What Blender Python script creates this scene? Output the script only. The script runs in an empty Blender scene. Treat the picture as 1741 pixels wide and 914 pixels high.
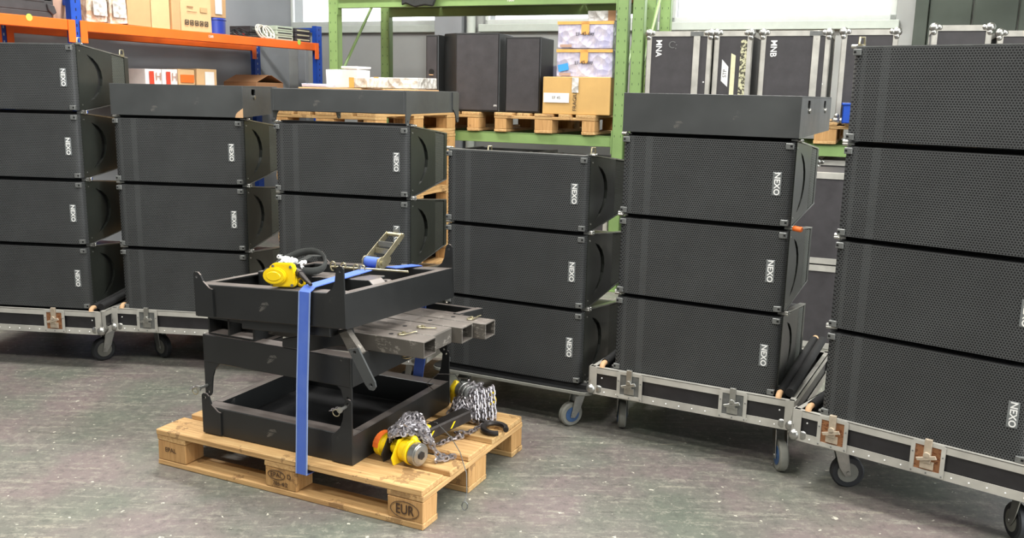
import bpy, bmesh, math, random
from mathutils import Vector, Matrix, Euler
PI = math.pi
R = math.radians
random.seed(7)
scene = bpy.context.scene
COL = scene.collection

# ------------------------------------------------------------------ camera
cam_d = bpy.data.cameras.new('camera')
cam = bpy.data.objects.new('camera', cam_d)
COL.objects.link(cam)
scene.camera = cam
cam_d.sensor_fit = 'HORIZONTAL'
cam_d.sensor_width = 36.0
cam_d.lens = 36.0 * 1527.34 / 1741.0
cam_d.clip_start = 0.05
cam.location = (0, 0, 1.44975)
PITCH, ROLL = 11.0524, 1.2177
cam.matrix_world = (Matrix.Translation((0, 0, 1.44975)) @ Matrix.Rotation(R(90 - PITCH), 4, 'X')
                    @ Matrix.Rotation(R(ROLL), 4, 'Z'))

# ------------------------------------------------------------------ world / light / exposure
w = bpy.data.worlds.new('overcast_sky'); scene.world = w; w.use_nodes = True
bg = w.node_tree.nodes['Background']
bg.inputs[0].default_value = (0.93, 0.97, 1.0, 1)
bg.inputs[1].default_value = 3.0

def area(name, loc, sx, sy, power, rot=(0, 0, 0), col=(1, 1, 1)):
    l = bpy.data.lights.new(name, 'AREA'); l.shape = 'RECTANGLE'; l.size = sx; l.size_y = sy
    l.energy = power; l.color = col
    o = bpy.data.objects.new(name, l); o.location = loc; o.rotation_euler = rot; COL.objects.link(o)
    return o
for i, (x, y) in enumerate([(-2.6, 0.6), (0.2, 0.6), (3.0, 0.6), (-2.6, 3.4), (0.2, 3.4), (3.0, 3.4), (-1.6, 6.4), (1.6, 6.2)]):
    area('ceiling_lamp_light', (x, y, 4.12), 1.5, 0.3, 85 if i < 6 else 125, (0, 0, R(-23)), (1, 0.98, 0.94))
area('gate_daylight', (7.0, 0.6, 1.7), 3.4, 2.6, 420, (R(90), 0, R(67)), (0.95, 0.98, 1.0))
scene.view_settings.view_transform = 'Standard'
scene.view_settings.look = 'None'
scene.view_settings.gamma = 1.0
scene.view_settings.use_curve_mapping = False
scene.view_settings.exposure = 0.36

# ------------------------------------------------------------------ materials
MATS = {}
def srgb(r, g, b):
    f = lambda c: (c / 255 / 12.92) if c / 255 <= 0.04045 else ((c / 255 + 0.055) / 1.055) ** 2.4
    return (f(r), f(g), f(b), 1)
class NT:
    def __init__(s, name):
        s.m = bpy.data.materials.new(name); s.m.use_nodes = True; s.t = s.m.node_tree
        s.p = s.t.nodes['Principled BSDF']; MATS[name] = s.m
    def n(s, typ, **kw):
        nd = s.t.nodes.new(typ)
        for k, v in kw.items():
            if k.startswith('i_'):
                nd.inputs[k[2:].replace('_', ' ')].default_value = v
            else: setattr(nd, k, v)
        return nd
    def l(s, a, b): s.t.links.new(a, b)
    def math(s, op, a, b=None, c=None):
        nd = s.t.nodes.new('ShaderNodeMath'); nd.operation = op
        for i, v in enumerate((a, b, c)):
            if v is None: continue
            if isinstance(v, (int, float)): nd.inputs[i].default_value = v
            else: s.l(v, nd.inputs[i])
        return nd.outputs[0]
    def mix(s, fac, a, b):
        nd = s.t.nodes.new('ShaderNodeMix'); nd.data_type = 'RGBA'
        if isinstance(fac, (int, float)): nd.inputs[0].default_value = fac
        else: s.l(fac, nd.inputs[0])
        for v, i in ((a, 6), (b, 7)):
            if isinstance(v, tuple): nd.inputs[i].default_value = v
            else: s.l(v, nd.inputs[i])
        return nd.outputs[2]
    def coord(s): return s.n('ShaderNodeTexCoord').outputs['Object']
    def noise(s, scale, detail=3, rough=.6, vec=None, sc=None):
        nd = s.n('ShaderNodeTexNoise'); nd.inputs['Scale'].default_value = scale
        nd.inputs['Detail'].default_value = detail; nd.inputs['Roughness'].default_value = rough
        v = vec or s.coord()
        if sc:
            mp = s.n('ShaderNodeMapping'); mp.inputs['Scale'].default_value = sc; s.l(v, mp.inputs[0]); v = mp.outputs[0]
        s.l(v, nd.inputs['Vector']); return nd.outputs['Fac']
    def ramp(s, fac, stops):
        nd = s.n('ShaderNodeValToRGB'); e = nd.color_ramp.elements
        while len(e) < len(stops): e.new(0.5)
        for el, (p, c) in zip(e, stops): el.position = p; el.color = c
        s.l(fac, nd.inputs[0]); return nd.outputs[0]
    def bump(s, h, strength=.3, dist=.01):
        b = s.n('ShaderNodeBump'); b.inputs['Strength'].default_value = strength; b.inputs['Distance'].default_value = dist
        s.l(h, b.inputs['Height']); s.l(b.outputs[0], s.p.inputs['Normal'])
    def set(s, col=None, rough=None, metal=None, spec=None):
        if col is not None:
            if isinstance(col, tuple): s.p.inputs['Base Color'].default_value = col
            else: s.l(col, s.p.inputs['Base Color'])
        if rough is not None:
            if isinstance(rough, (int, float)): s.p.inputs['Roughness'].default_value = rough
            else: s.l(rough, s.p.inputs['Roughness'])
        if metal is not None: s.p.inputs['Metallic'].default_value = metal
        if spec is not None: s.p.inputs['Specular IOR Level'].default_value = spec
        return s.m
def plain(name, c, rough=.5, metal=0, var=.12, scale=12, bumpv=0, spec=.5):
    """paint/plastic with faint mottling"""
    t = NT(name); a = srgb(*c)
    lo = tuple(x * (1 - var) for x in a[:3]) + (1,); hi = tuple(min(1, x * (1 + var)) for x in a[:3]) + (1,)
    f = t.noise(scale, 4)
    t.set(t.ramp(f, [(.3, lo), (.7, hi)]), rough, metal, spec)
    if bumpv: t.bump(t.noise(scale * 12, 3), bumpv, .003)
    return t.m
def worn(name, c, edge, rough=.45, metal=0.0, amount=.63, scale=9, dusty_toplight=0):
    """painted metal with scuffs showing lighter"""
    t = NT(name)
    f = t.noise(scale, 8, .72)
    s = t.noise(scale * 2.2, 6, .75, sc=(1, 1, 3.5))
    base = t.ramp(t.noise(scale * .4, 3), [(.3, tuple(x * .8 for x in srgb(*c)[:3]) + (1,)), (.7, tuple(x * 1.25 for x in srgb(*c)[:3]) + (1,))])
    m = t.math('MULTIPLY', t.math('GREATER_THAN', f, amount), t.math('GREATER_THAN', s, .52))
    col = t.mix(m, base, srgb(*edge))
    if dusty_toplight:   # upward faces paler: dusty, with bright top light painted into the colour
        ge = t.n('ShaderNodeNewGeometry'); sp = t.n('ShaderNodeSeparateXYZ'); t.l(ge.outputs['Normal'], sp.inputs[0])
        k = t.math('MULTIPLY', t.math('GREATER_THAN', sp.outputs[2], .75), t.math('MULTIPLY_ADD', f, dusty_toplight, dusty_toplight * .4))
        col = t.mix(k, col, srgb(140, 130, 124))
    t.set(col, t.math('MULTIPLY_ADD', f, .35, rough - .15), metal)
    t.bump(f, .12, .004)
    return t.m

def grille_mat(name, metalcol, holecol, pitch=.0092, rad=.36):
    t = NT(name)
    sep = t.n('ShaderNodeSeparateXYZ'); t.l(t.coord(), sep.inputs[0])
    # u across the face (x plus y so that it also works on side vents), v = height
    u = t.math('DIVIDE', t.math('ADD', sep.outputs[0], sep.outputs[1]), pitch)
    v = t.math('DIVIDE', sep.outputs[2], pitch * 1.7320508)
    def cell(du, dv):
        a = t.math('SUBTRACT', t.math('FRACT', t.math('ADD', u, du)), .5)
        b = t.math('MULTIPLY', t.math('SUBTRACT', t.math('FRACT', t.math('ADD', v, dv)), .5), 1.7320508)
        return t.math('SQRT', t.math('ADD', t.math('MULTIPLY', a, a), t.math('MULTIPLY', b, b)))
    d = t.math('MINIMUM', cell(100, 100), cell(100.5, 100.5))
    hole = t.math('SUBTRACT', 1, t.math('SMOOTH_MIN', 1, t.math('MAXIMUM', t.math('MULTIPLY', t.math('SUBTRACT', d, rad - .03), 16), 0), .05))
    # inner horn flanks glimpsed through the holes as vertical bands
    x = sep.outputs[0]
    def band(c, wd): return t.math('LESS_THAN', t.math('ABSOLUTE', t.math('SUBTRACT', x, c)), wd)
    bands = t.math('MAXIMUM', band(.118, .014), band(.045, .008))
    hc = t.mix(t.math('MULTIPLY', bands, .6), srgb(*holecol), srgb(60, 62, 62))
    mc = t.ramp(t.noise(5, 3), [(.3, tuple(q * .85 for q in srgb(*metalcol)[:3]) + (1,)), (.7, tuple(q * 1.15 for q in srgb(*metalcol)[:3]) + (1,))])
    t.set(t.mix(hole, mc, hc), t.math('MULTIPLY_ADD', hole, .4, .42), 0, .5)
    t.bump(t.math('SUBTRACT', 1, hole), .35, .0015)
    return t.m

grille_mat('grille', (68, 70, 70), (4, 4, 5), .0092, .345)
grille_mat('vent_grille', (84, 88, 80), (14, 15, 14), .008, .36)
plain('cabinet_black', (34, 35, 35), .42, 0, .2, 6, .15)
plain('side_plate', (48, 51, 47), .30, .2, .25, 4, .08)
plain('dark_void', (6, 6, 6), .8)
plain('bright_steel', (170, 170, 165), .3, .9, .15, 30)
plain('grey_bracket', (112, 114, 112), .4, .4, .2, 40)
plain('white_print', (235, 235, 232), .5, 0, .02)
plain('badge_plate', (120, 124, 124), .35, .3, .1)
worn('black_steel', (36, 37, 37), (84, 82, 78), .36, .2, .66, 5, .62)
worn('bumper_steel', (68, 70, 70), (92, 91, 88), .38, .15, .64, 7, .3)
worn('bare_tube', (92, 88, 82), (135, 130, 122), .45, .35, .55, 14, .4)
worn('aluminium', (186, 184, 176), (120, 112, 100), .36, .35, .66, 16)
worn('rusty_steel', (150, 104, 70), (104, 56, 30), .5, .3, .5, 26)
plain('old_zinc', (186, 172, 152), .45, .4, .2, 40)
plain('panel_black', (36, 35, 37), .4, 0, .25, 18, .1)
plain('case_black', (58, 56, 58), .5, 0, .2, 10, .1)
plain('rubber_grey', (120, 120, 112), .6, 0, .12)
plain('rubber_dark', (38, 40, 43), .5, 0, .2)
plain('wheel_blue', (50, 80, 120), .4, 0, .1)
plain('hole_black', (3, 3, 3), .9)
plain('foam_black', (18, 18, 19), .85, 0, .3, 30, .4)
plain('tan_wood', (196, 158, 118), .6, 0, .12)
plain('yellow_paint', (240, 205, 24), .3, 0, .05, 8)
plain('orange_paint', (236, 104, 30), .4, 0, .08, 5)
plain('orange_label', (228, 110, 40), .5, 0, .06)
plain('blue_paint', (28, 72, 168), .4, 0, .12, 8)
plain('blue_plastic', (38, 58, 150), .4, 0, .1, 8)
plain('green_dark', (70, 90, 56), .6)
plain('green_paint', (122, 150, 92), .45, 0, .14, 3)
plain('wall_paint', (158, 160, 158), .7, 0, .06, 1.5, .05)
plain('wall_low', (148, 152, 156), .7, 0, .08, 1.2, .05)
plain('sill_paint', (190, 198, 190), .5, 0, .05)
plain('window_paint', (205, 210, 205), .5, 0, .04)
plain('gate_paint', (70, 78, 70), .5, 0, .15, 3)
plain('ceiling_paint', (190, 190, 185), .8, 0, .05)
plain('white_carton', (226, 224, 222), .6, 0, .05, 20)
plain('lilac_paper', (200, 200, 225), .6, 0, .05, 20)
plain('red_print', (196, 70, 48), .5, 0, .08)
plain('blue_label', (60, 150, 215), .5, 0, .05)
plain('tape_orange', (226, 168, 92), .35, 0, .08, 30)
plain('ink_black', (40, 38, 40), .6)
plain('burnt_ink', (62, 42, 26), .8, 0, .3, 60)
plain('cream_tape', (208, 204, 168), .5, 0, .1, 40)
plain('lime_sticker', (176, 214, 84), .5, 0, .05)
plain('green_device', (178, 190, 170), .5, 0, .1)
plain('cable_white', (222, 220, 208), .5, 0, .05)
plain('cable_black', (30, 30, 32), .5)
plain('cable_red', (190, 60, 60), .5)
plain('zinc', (168, 160, 132), .35, .8, .2, 40)
plain('dark_iron', (48, 44, 42), .45, .5, .3, 30)
plain('black_cloth', (40, 42, 40), .9, 0, .2, 20, .4)
plain('lamp_housing', (225, 225, 222), .5)

def chain_mat():
    t = NT('chain_steel'); f = t.noise(40, 3)
    t.set(t.ramp(f, [(.3, srgb(126, 122, 126)), (.7, srgb(198, 194, 196))]), .38, .8)
chain_mat()
def wood_mat(name, a, b, c, grain_axis=0, dark=(96, 66, 38)):
    t = NT(name)
    oi = t.n('ShaderNodeObjectInfo')
    co = t.n('ShaderNodeVectorMath', operation='ADD'); t.l(t.coord(), co.inputs[0])
    sc3 = t.n('ShaderNodeVectorMath', operation='SCALE'); t.l(oi.outputs['Random'], sc3.inputs['Scale']); sc3.inputs[0].default_value = (37, 53, 71)
    t.l(sc3.outputs[0], co.inputs[1])
    s = [26, 26, 26]; s[grain_axis] = 1.6
    g = t.noise(3.2, 6, .65, vec=co.outputs[0], sc=tuple(s))
    f2 = t.noise(7, 5, .7, vec=co.outputs[0])
    base = t.ramp(g, [(.25, srgb(*a)), (.5, srgb(*b)), (.75, srgb(*c))])
    tone = t.mix(t.math('MULTIPLY', oi.outputs['Random'], .3), base, srgb(196, 150, 100))
    m = t.math('MULTIPLY', t.math('GREATER_THAN', f2, .60), .5)
    t.set(t.mix(m, tone, srgb(*dark)), .72)
    t.bump(g, .35, .003)
wood_mat('wood', (136, 102, 58), (184, 148, 96), (208, 178, 126))
wood_mat('wood_y', (136, 102, 58), (184, 148, 96), (208, 178, 126), 1)
wood_mat('chipboard', (150, 110, 62), (180, 138, 84), (200, 160, 106), 2)
def cardboard(name, c, spread=.1):
    t = NT(name); g = t.noise(3, 5, .6); s = t.noise(90, 2, .5, sc=(1, 1, .05))
    a = srgb(*c)
    base = t.ramp(g, [(.3, tuple(x * (1 - spread) for x in a[:3]) + (1,)), (.7, tuple(min(1, x * (1 + spread)) for x in a[:3]) + (1,))])
    t.set(base, .75); t.bump(s, .08, .002)
cardboard('carton', (190, 152, 108)); cardboard('carton_light', (206, 174, 128)); cardboard('carton_pink', (178, 146, 128))
cardboard('carton_dark', (150, 112, 78)); cardboard('carton_yellow', (196, 158, 96))
def wrap_mat(name, a, b, scale=9):
    t = NT(name); f = t.noise(scale, 8, .75, sc=(1, 1, .6))
    v = t.n('ShaderNodeTexVoronoi'); v.inputs['Scale'].default_value = scale * 1.6; t.l(t.coord(), v.inputs['Vector'])
    t.set(t.ramp(f, [(.38, srgb(*a)), (.6, srgb(*b))]), .25)
    t.bump(v.outputs['Distance'], .8, .02)
wrap_mat('bubble_wrap', (186, 158, 128), (226, 218, 206), 12)
wrap_mat('printed_film', (208, 200, 206), (170, 168, 196), 10)
wrap_mat('silver_film', (170, 166, 158), (226, 224, 220), 14)
def marble():
    t = NT('marbled_tape'); f = t.noise(46, 5, .7)
    t.set(t.ramp(f, [(.47, srgb(60, 58, 48)), (.52, srgb(196, 194, 158))]), .5)
marble()
def webbing():
    t = NT('blue_webbing'); wv = t.n('ShaderNodeTexWave'); wv.inputs['Scale'].default_value = 160; t.l(t.coord(), wv.inputs['Vector'])
    f = t.noise(14, 4)
    t.set(t.mix(t.math('MULTIPLY', f, .35), srgb(62, 96, 190), srgb(120, 146, 200)), .6); t.bump(wv.outputs['Fac'], .25, .001)
webbing()
plain('webbing_edge', (132, 150, 190), .6)
def floor_mat():
    t = NT('floor_concrete'); c = t.coord()
    big = t.noise(1.1, 6, .62, vec=c)
    mid = t.noise(7, 8, .7, vec=c)
    fine = t.noise(60, 4, .7, vec=c)
    base = t.ramp(big, [(.3, srgb(86, 88, 82)), (.5, srgb(106, 102, 96)), (.7, srgb(124, 117, 108))])
    tint = t.n('ShaderNodeTexNoise'); tint.inputs['Scale'].default_value = 2.6; tint.inputs['Detail'].default_value = 3; t.l(c, tint.inputs['Vector'])
    base = t.mix(t.math('MULTIPLY', t.math('SUBTRACT', mid, .35), .9), base, srgb(132, 128, 118))
    base = t.mix(.5, base, t.ramp(tint.outputs['Fac'], [(.35, srgb(92, 104, 90)), (.5, srgb(106, 104, 98)), (.62, srgb(118, 102, 104))]))
    # scuffs: stretched threshold noise in two directions
    for rot, th, col in ((.5, .56, (150, 147, 134)), (-1.0, .60, (160, 155, 138)), (1.6, .60, (66, 66, 60))):
        mp = t.n('ShaderNodeMapping'); mp.inputs['Rotation'].default_value = (0, 0, rot); mp.inputs['Scale'].default_value = (1.5, 15, 1)
        t.l(c, mp.inputs[0])
        s = t.noise(1.7, 9, .78, vec=mp.outputs[0])
        k = t.math('MULTIPLY', t.math('MULTIPLY', t.math('GREATER_THAN', s, th), t.math('GREATER_THAN', fine, .46)), .55)
        base = t.mix(k, base, srgb(*col))
    grit = t.noise(26, 8, .8, vec=c)
    base = t.mix(t.math('MULTIPLY', t.math('GREATER_THAN', grit, .56), .38), base, srgb(150, 148, 134))
    base = t.mix(t.math('MULTIPLY', t.math('LESS_THAN', grit, .44), .40), base, srgb(72, 70, 68))
    speck = t.math('GREATER_THAN', t.noise(34, 2, .5, vec=c), .715)
    base = t.mix(t.math('MULTIPLY', speck, .8), base, srgb(206, 202, 186))
    t.set(base, t.math('MULTIPLY_ADD', mid, .3, .38)); t.bump(fine, .15, .002)
floor_mat()
def glass():
    t = NT('window_glass'); nt = t.t
    tr = t.n('ShaderNodeBsdfTransparent'); gl = t.n('ShaderNodeBsdfGlossy'); gl.inputs['Roughness'].default_value = .02
    fr = t.n('ShaderNodeFresnel'); mx = t.n('ShaderNodeMixShader')
    t.l(fr.outputs[0], mx.inputs[0]); t.l(tr.outputs[0], mx.inputs[1]); t.l(gl.outputs[0], mx.inputs[2])
    t.l(mx.outputs[0], nt.nodes['Material Output'].inputs[0])
glass()
def emis():
    t = NT('lamp_diffuser'); t.p.inputs['Emission Color'].default_value = (1, .98, .94, 1); t.p.inputs['Emission Strength'].default_value = 3
emis()
M = MATS

# ------------------------------------------------------------------ mesh helpers
class MB:
    def __init__(s): s.bm = bmesh.new()
    def hexa(s, v8):
        v = [s.bm.verts.new(p) for p in v8]
        for f in ((0, 3, 2, 1), (4, 5, 6, 7), (0, 1, 5, 4), (1, 2, 6, 5), (2, 3, 7, 6), (3, 0, 4, 7)):
            s.bm.faces.new([v[i] for i in f])
        return s
    def box(s, x0, x1, y0, y1, z0, z1, jit=0):
        j = (lambda: random.uniform(-jit, jit)) if jit else (lambda: 0)
        p = [(x0, y0, z0), (x1, y0, z0), (x1, y1, z0), (x0, y1, z0), (x0, y0, z1), (x1, y0, z1), (x1, y1, z1), (x0, y1, z1)]
        return s.hexa([(a + j(), b + j(), c + j()) for a, b, c in p])
    def prism(s, pts, h0, h1, axis='z'):
        """extrude a 2D outline; axis z: (x,y); y: (x,z); x: (y,z)"""
        def P(a, b, c): return {'z': (a, b, c), 'y': (a, c, b), 'x': (c, a, b)}[axis]
        lo = [s.bm.verts.new(P(a, b, h0)) for a, b in pts]; hi = [s.bm.verts.new(P(a, b, h1)) for a, b in pts]
        n = len(pts)
        s.bm.faces.new(lo[::-1]); s.bm.faces.new(hi)
        for i in range(n): s.bm.faces.new((lo[i], lo[(i + 1) % n], hi[(i + 1) % n], hi[i]))
        return s
    def plate(s, outer, holes, h0, h1, axis='x'):
        def P(a, b, c): return {'z': (a, b, c), 'y': (a, c, b), 'x': (c, a, b)}[axis]
        loops = [outer] + holes; es = []; vl = []
        for lp in loops:
            vs = [s.bm.verts.new(P(a, b, h0)) for a, b in lp]; vl.append(vs)
            es += [s.bm.edges.new((vs[i], vs[(i + 1) % len(vs)])) for i in range(len(vs))]
        r = bmesh.ops.triangle_fill(s.bm, edges=es, use_beauty=True, use_dissolve=False)
        faces = [g for g in r['geom'] if isinstance(g, bmesh.types.BMFace)]
        e = bmesh.ops.extrude_face_region(s.bm, geom=faces)
        d = {'z': (0, 0, h1 - h0), 'y': (0, h1 - h0, 0), 'x': (h1 - h0, 0, 0)}[axis]
        bmesh.ops.translate(s.bm, vec=d, verts=[g for g in e['geom'] if isinstance(g, bmesh.types.BMVert)])
        return s
    def cyl(s, p0, p1, r, n=12, r2=None):
        p0, p1 = Vector(p0), Vector(p1); d = p1 - p0
        m = Matrix.Translation((p0 + p1) / 2) @ d.to_track_quat('Z', 'Y').to_matrix().to_4x4()
        bmesh.ops.create_cone(s.bm, cap_ends=True, segments=n, radius1=r, radius2=r if r2 is None else r2, depth=d.length, matrix=m)
        return s
    def ball(s, c, r, n=10, sc=(1, 1, 1)):
        m = Matrix.Translation(c) @ Matrix.Diagonal((*sc, 1))
        bmesh.ops.create_uvsphere(s.bm, u_segments=n, v_segments=max(5, n // 2), radius=r, matrix=m)
        return s
    def tube(s, path, r, n=6, closed=False, flat=None):
        pts = [Vector(p) for p in path]; k = len(pts); rings = []
        up = Vector((0, 0, 1))
        for i, p in enumerate(pts):
            a = pts[i - 1] if (i > 0 or closed) else p; b = pts[(i + 1) % k] if (i < k - 1 or closed) else p
            t = (b - a).normalized()
            sd = t.cross(up)
            if sd.length < .05: sd = t.cross(Vector((0, 1, 0)))
            sd.normalize(); u2 = sd.cross(t).normalized()
            ra, rb = (r, r) if flat is None else flat
            rings.append([s.bm.verts.new(p + sd * (math.cos(2 * PI * j / n) * ra) + u2 * (math.sin(2 * PI * j / n) * rb)) for j in range(n)])
        for i in range(k if closed else k - 1):
            A, B = rings[i], rings[(i + 1) % k]
            for j in range(n): s.bm.faces.new((A[j], A[(j + 1) % n], B[(j + 1) % n], B[j]))
        if not closed: s.bm.faces.new(rings[0][::-1]); s.bm.faces.new(rings[-1])
        return s
    def ribbon(s, path, wvec, th):
        """flat band: path of points, constant width vector, thickness"""
        wv = Vector(wvec) / 2; pts = [Vector(p) for p in path]; k = len(pts); rings = []
        for i, p in enumerate(pts):
            t = (pts[min(i + 1, k - 1)] - pts[max(i - 1, 0)]).normalized(); n = t.cross(wv).normalized() * (th / 2)
            rings.append([s.bm.verts.new(q) for q in (p - wv - n, p + wv - n, p + wv + n, p - wv + n)])
        for i in range(k - 1):
            A, B = rings[i], rings[i + 1]
            for j in range(4): s.bm.faces.new((A[j], A[(j + 1) % 4], B[(j + 1) % 4], B[j]))
        s.bm.faces.new(rings[0][::-1]); s.bm.faces.new(rings[-1])
        return s
    def link(s, c, d, nrm, L=.018, W=.011, r=.0028):
        """one chain link: stadium loop"""
        d = Vector(d).normalized(); nrm = Vector(nrm); nrm = (nrm - d * nrm.dot(d)); nrm = nrm.normalized() if nrm.length > 1e-4 else d.orthogonal().normalized()
        c = Vector(c); hl = L / 2; hw = W / 2; path = []
        for k in range(8):
            a = 2 * PI * k / 8 + PI / 8
            x = math.cos(a) * hw + math.copysign(hl - hw, math.cos(a)); y = math.sin(a) * hw
            path.append(c + d * x + nrm * y)
        ax = d.cross(nrm).normalized(); rings = []
        for i, p in enumerate(path):
            t = (path[(i + 1) % 8] - path[i - 1]).normalized(); o = t.cross(ax)
            rings.append([s.bm.verts.new(p + o * (math.cos(q) * r) + ax * (math.sin(q) * r)) for q in (PI / 4, 3 * PI / 4, 5 * PI / 4, 7 * PI / 4)])
        for i in range(8):
            A, B = rings[i], rings[(i + 1) % 8]
            for j in range(4): s.bm.faces.new((A[j], A[(j + 1) % 4], B[(j + 1) % 4], B[j]))
        return s
    def xf(s, m): bmesh.ops.transform(s.bm, matrix=m, verts=s.bm.verts); return s
    def mesh(s, name, mat=None, bevel=0, smooth=False, seg=1):
        bmesh.ops.recalc_face_normals(s.bm, faces=s.bm.faces)
        if bevel:
            es = [e for e in s.bm.edges if len(e.link_faces) == 2 and e.calc_face_angle(0) > .5]
            bmesh.ops.bevel(s.bm, geom=es, offset=bevel, segments=seg, affect='EDGES', clamp_overlap=True)
        me = bpy.data.meshes.new(name); s.bm.to_mesh(me); s.bm.free()
        if mat: me.materials.append(M[mat])
        if smooth:
            for p in me.polygons: p.use_smooth = True
            me.set_sharp_from_angle(angle=R(40))
        return me
def link_obj(name, me, parent=None, loc=(0, 0, 0), rot=(0, 0, 0)):
    o = bpy.data.objects.new(name, me); COL.objects.link(o); o.location = loc; o.rotation_euler = rot
    if parent: o.parent = parent
    return o
def obj(name, mb, mat, parent=None, bevel=0, smooth=False, seg=1, kind=None, label=None):
    o = link_obj(name, mb.mesh(name, mat, bevel, smooth, seg), parent)
    if kind: o['kind'] = kind
    if label: o['label'] = label
    return o
def thing(name, label, cat, loc=(0, 0, 0), rz=0, group=None, rot=None):
    o = bpy.data.objects.new(name, None); COL.objects.link(o); o.empty_display_size = .1
    o.location = loc; o.rotation_euler = rot if rot else (0, 0, rz)
    o['label'] = label; o['category'] = cat
    if group: o['group'] = group
    return o
def tag(o, label, cat, group=None):
    o['label'] = label; o['category'] = cat
    if group: o['group'] = group
    return o
KIDS = {}
def kids(o): return [c for c in bpy.data.objects if c.parent == o]
def dup(root, loc, rz, label=None, skip=()):
    def cp(o, par):
        c = o.copy(); COL.objects.link(c); c.parent = par
        for k in kids(o):
            if k.name.split('.')[0] in skip: continue
            cp(k, c)
        return c
    r = cp(root, None); r.location = loc; r.rotation_euler = (0, 0, rz)
    if label: r['label'] = label
    return r
_dg = None
TXT = {}
def text_mesh(body, size, mat, extrude=.0004, bold=0):
    key = (body, size, mat)
    if key in TXT: return TXT[key]
    cu = bpy.data.curves.new('lettering', 'FONT'); cu.body = body; cu.size = size; cu.extrude = extrude; cu.offset = bold
    cu.align_x = 'CENTER'; cu.align_y = 'CENTER'; cu.resolution_u = 3
    to = bpy.data.objects.new('tmp_text', cu); COL.objects.link(to)
    dg = bpy.context.evaluated_depsgraph_get(); dg.update()
    me = bpy.data.meshes.new_from_object(to.evaluated_get(dg)); me.materials.clear(); me.materials.append(M[mat])
    bpy.data.objects.remove(to); bpy.data.curves.remove(cu)
    TXT[key] = me; return me
FRONT = Matrix.Rotation(PI / 2, 4, 'X')
def text(name, body, size, mat, parent, loc, spin=0, face='front', bold=0, sx=1):
    """flat lettering; face 'front' looks to -Y, 'right' looks to +X, 'top' to +Z; spin turns it in its own plane"""
    o = link_obj(name, text_mesh(body, size, mat, bold=bold), parent)
    base = {'front': FRONT, 'right': Matrix.Rotation(PI / 2, 4, 'Z') @ FRONT, 'top': Matrix.Identity(4)}[face]
    o.matrix_local = Matrix.Translation(loc) @ base @ Matrix.Rotation(spin, 4, 'Z') @ Matrix.Diagonal((sx, 1, 1, 1))
    return o
def struct(name, mb, mat, parent=None, bevel=0):
    o = obj(name, mb, mat, parent, bevel); 
    if not parent: o['kind'] = 'structure'
    return o
def frame_at(o, yaw):
    u = Vector((math.cos(yaw), math.sin(yaw), 0)); n = Vector((-math.sin(yaw), math.cos(yaw), 0)); o = Vector((o[0], o[1], 0))
    return lambda t, d, z=0: o + u * t + n * d + Vector((0, 0, z))

# ================================================================== SETTING
YW = R(-23); BW = frame_at((0, 9.08), YW)      # back wall line
YL = R(65.3); LW = frame_at((-3.19, 6.5), YL)  # line of the orange shelving, left wall behind it
def at(o, fr, yaw, t=0, d=0, z=0): o.location = fr(t, d, z); o.rotation_euler = (0, 0, yaw); return o

struct('floor', MB().box(-9, 12, -8, 16, -.1, 0), 'floor_concrete')
T0, T1 = -2.75, 9.0
ZS, ZT = 2.115, 3.3
# back wall with three window openings
wb = MB().box(T0 - .3, 4.75, 0, .3, 0, ZS).box(6.9, T1, 0, .3, 0, ZS)
wb.box(T0 - .3, T1, 0, .3, ZT, 4.5)
for a, b in ((T0 - .3, -2.735), (-.87, -.37), (1.40, 1.52), (3.42, 4.75), (6.9, T1)): wb.box(a, b, 0, .3, ZS, ZT)
wall = at(struct('wall_back', wb, 'wall_paint'), BW, YW)
for i, (a, b, n) in enumerate(((-2.735, -.87, 2), (-.37, 1.40, 2), (1.52, 3.42, 2))):
    root = thing('window_%d' % (i + 1), '', ''); del root['label']; del root['category']; root['kind'] = 'structure'
    at(root, BW, YW)
    f = MB(); f.box(a, b, .05, .11, ZS, ZS + .05); f.box(a, b, .05, .11, ZT - .05, ZT)
    f.box(a, a + .03, .05, .11, ZS, ZT); f.box(b - .05, b, .05, .11, ZS, ZT)
    obj('window_frame', f, 'window_paint', root, .004)
    obj('glass_pane', MB().box(a + .04, b - .04, .075, .081, ZS + .04, ZT - .04), 'window_glass', root)
    obj('window_sill', MB().box(a - .03, b + .03, -.05, .06, ZS - .075, ZS), 'sill_paint', root, .006)
# pilaster beside the first window and pipe
at(struct('trim_1', MB().box(-.85, -.55, -.12, 0, 0, 4.4), 'wall_low', bevel=.005), BW, YW)
at(struct('trim_2', MB().box(-2.56, -2.46, -.06, 0, 0, ZS - .08), 'wall_low', bevel=.005), BW, YW)
pp = tag(obj('drain_pipe', MB().cyl((0, 0, 0), (0, 0, 4.4), .045, 14), 'sill_paint', None, 0, True), 'pale round drain pipe beside the pilaster between two windows', 'pipe'); at(pp, BW, YW, -.47, -.06)
# dark gate right of the windows
g = thing('door_1', '', ''); del g['label']; del g['category']; g['kind'] = 'structure'; at(g, BW, YW)
gf = MB().box(3.56, 3.66, -.06, 0, 0, 3.4); gf.box(4.65, 4.75, -.06, 0, 0, 3.4); gf.box(3.56, 4.75, -.06, 0, 3.3, 3.4)
obj('door_frame', gf, 'gate_paint', g, .004)
for k in range(3): obj('door_panel', MB().box(3.665 + k * .328, 3.665 + (k + 1) * .328 - .012, -.03, -.004, 0, 3.3), 'gate_paint', g, .006)
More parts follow.
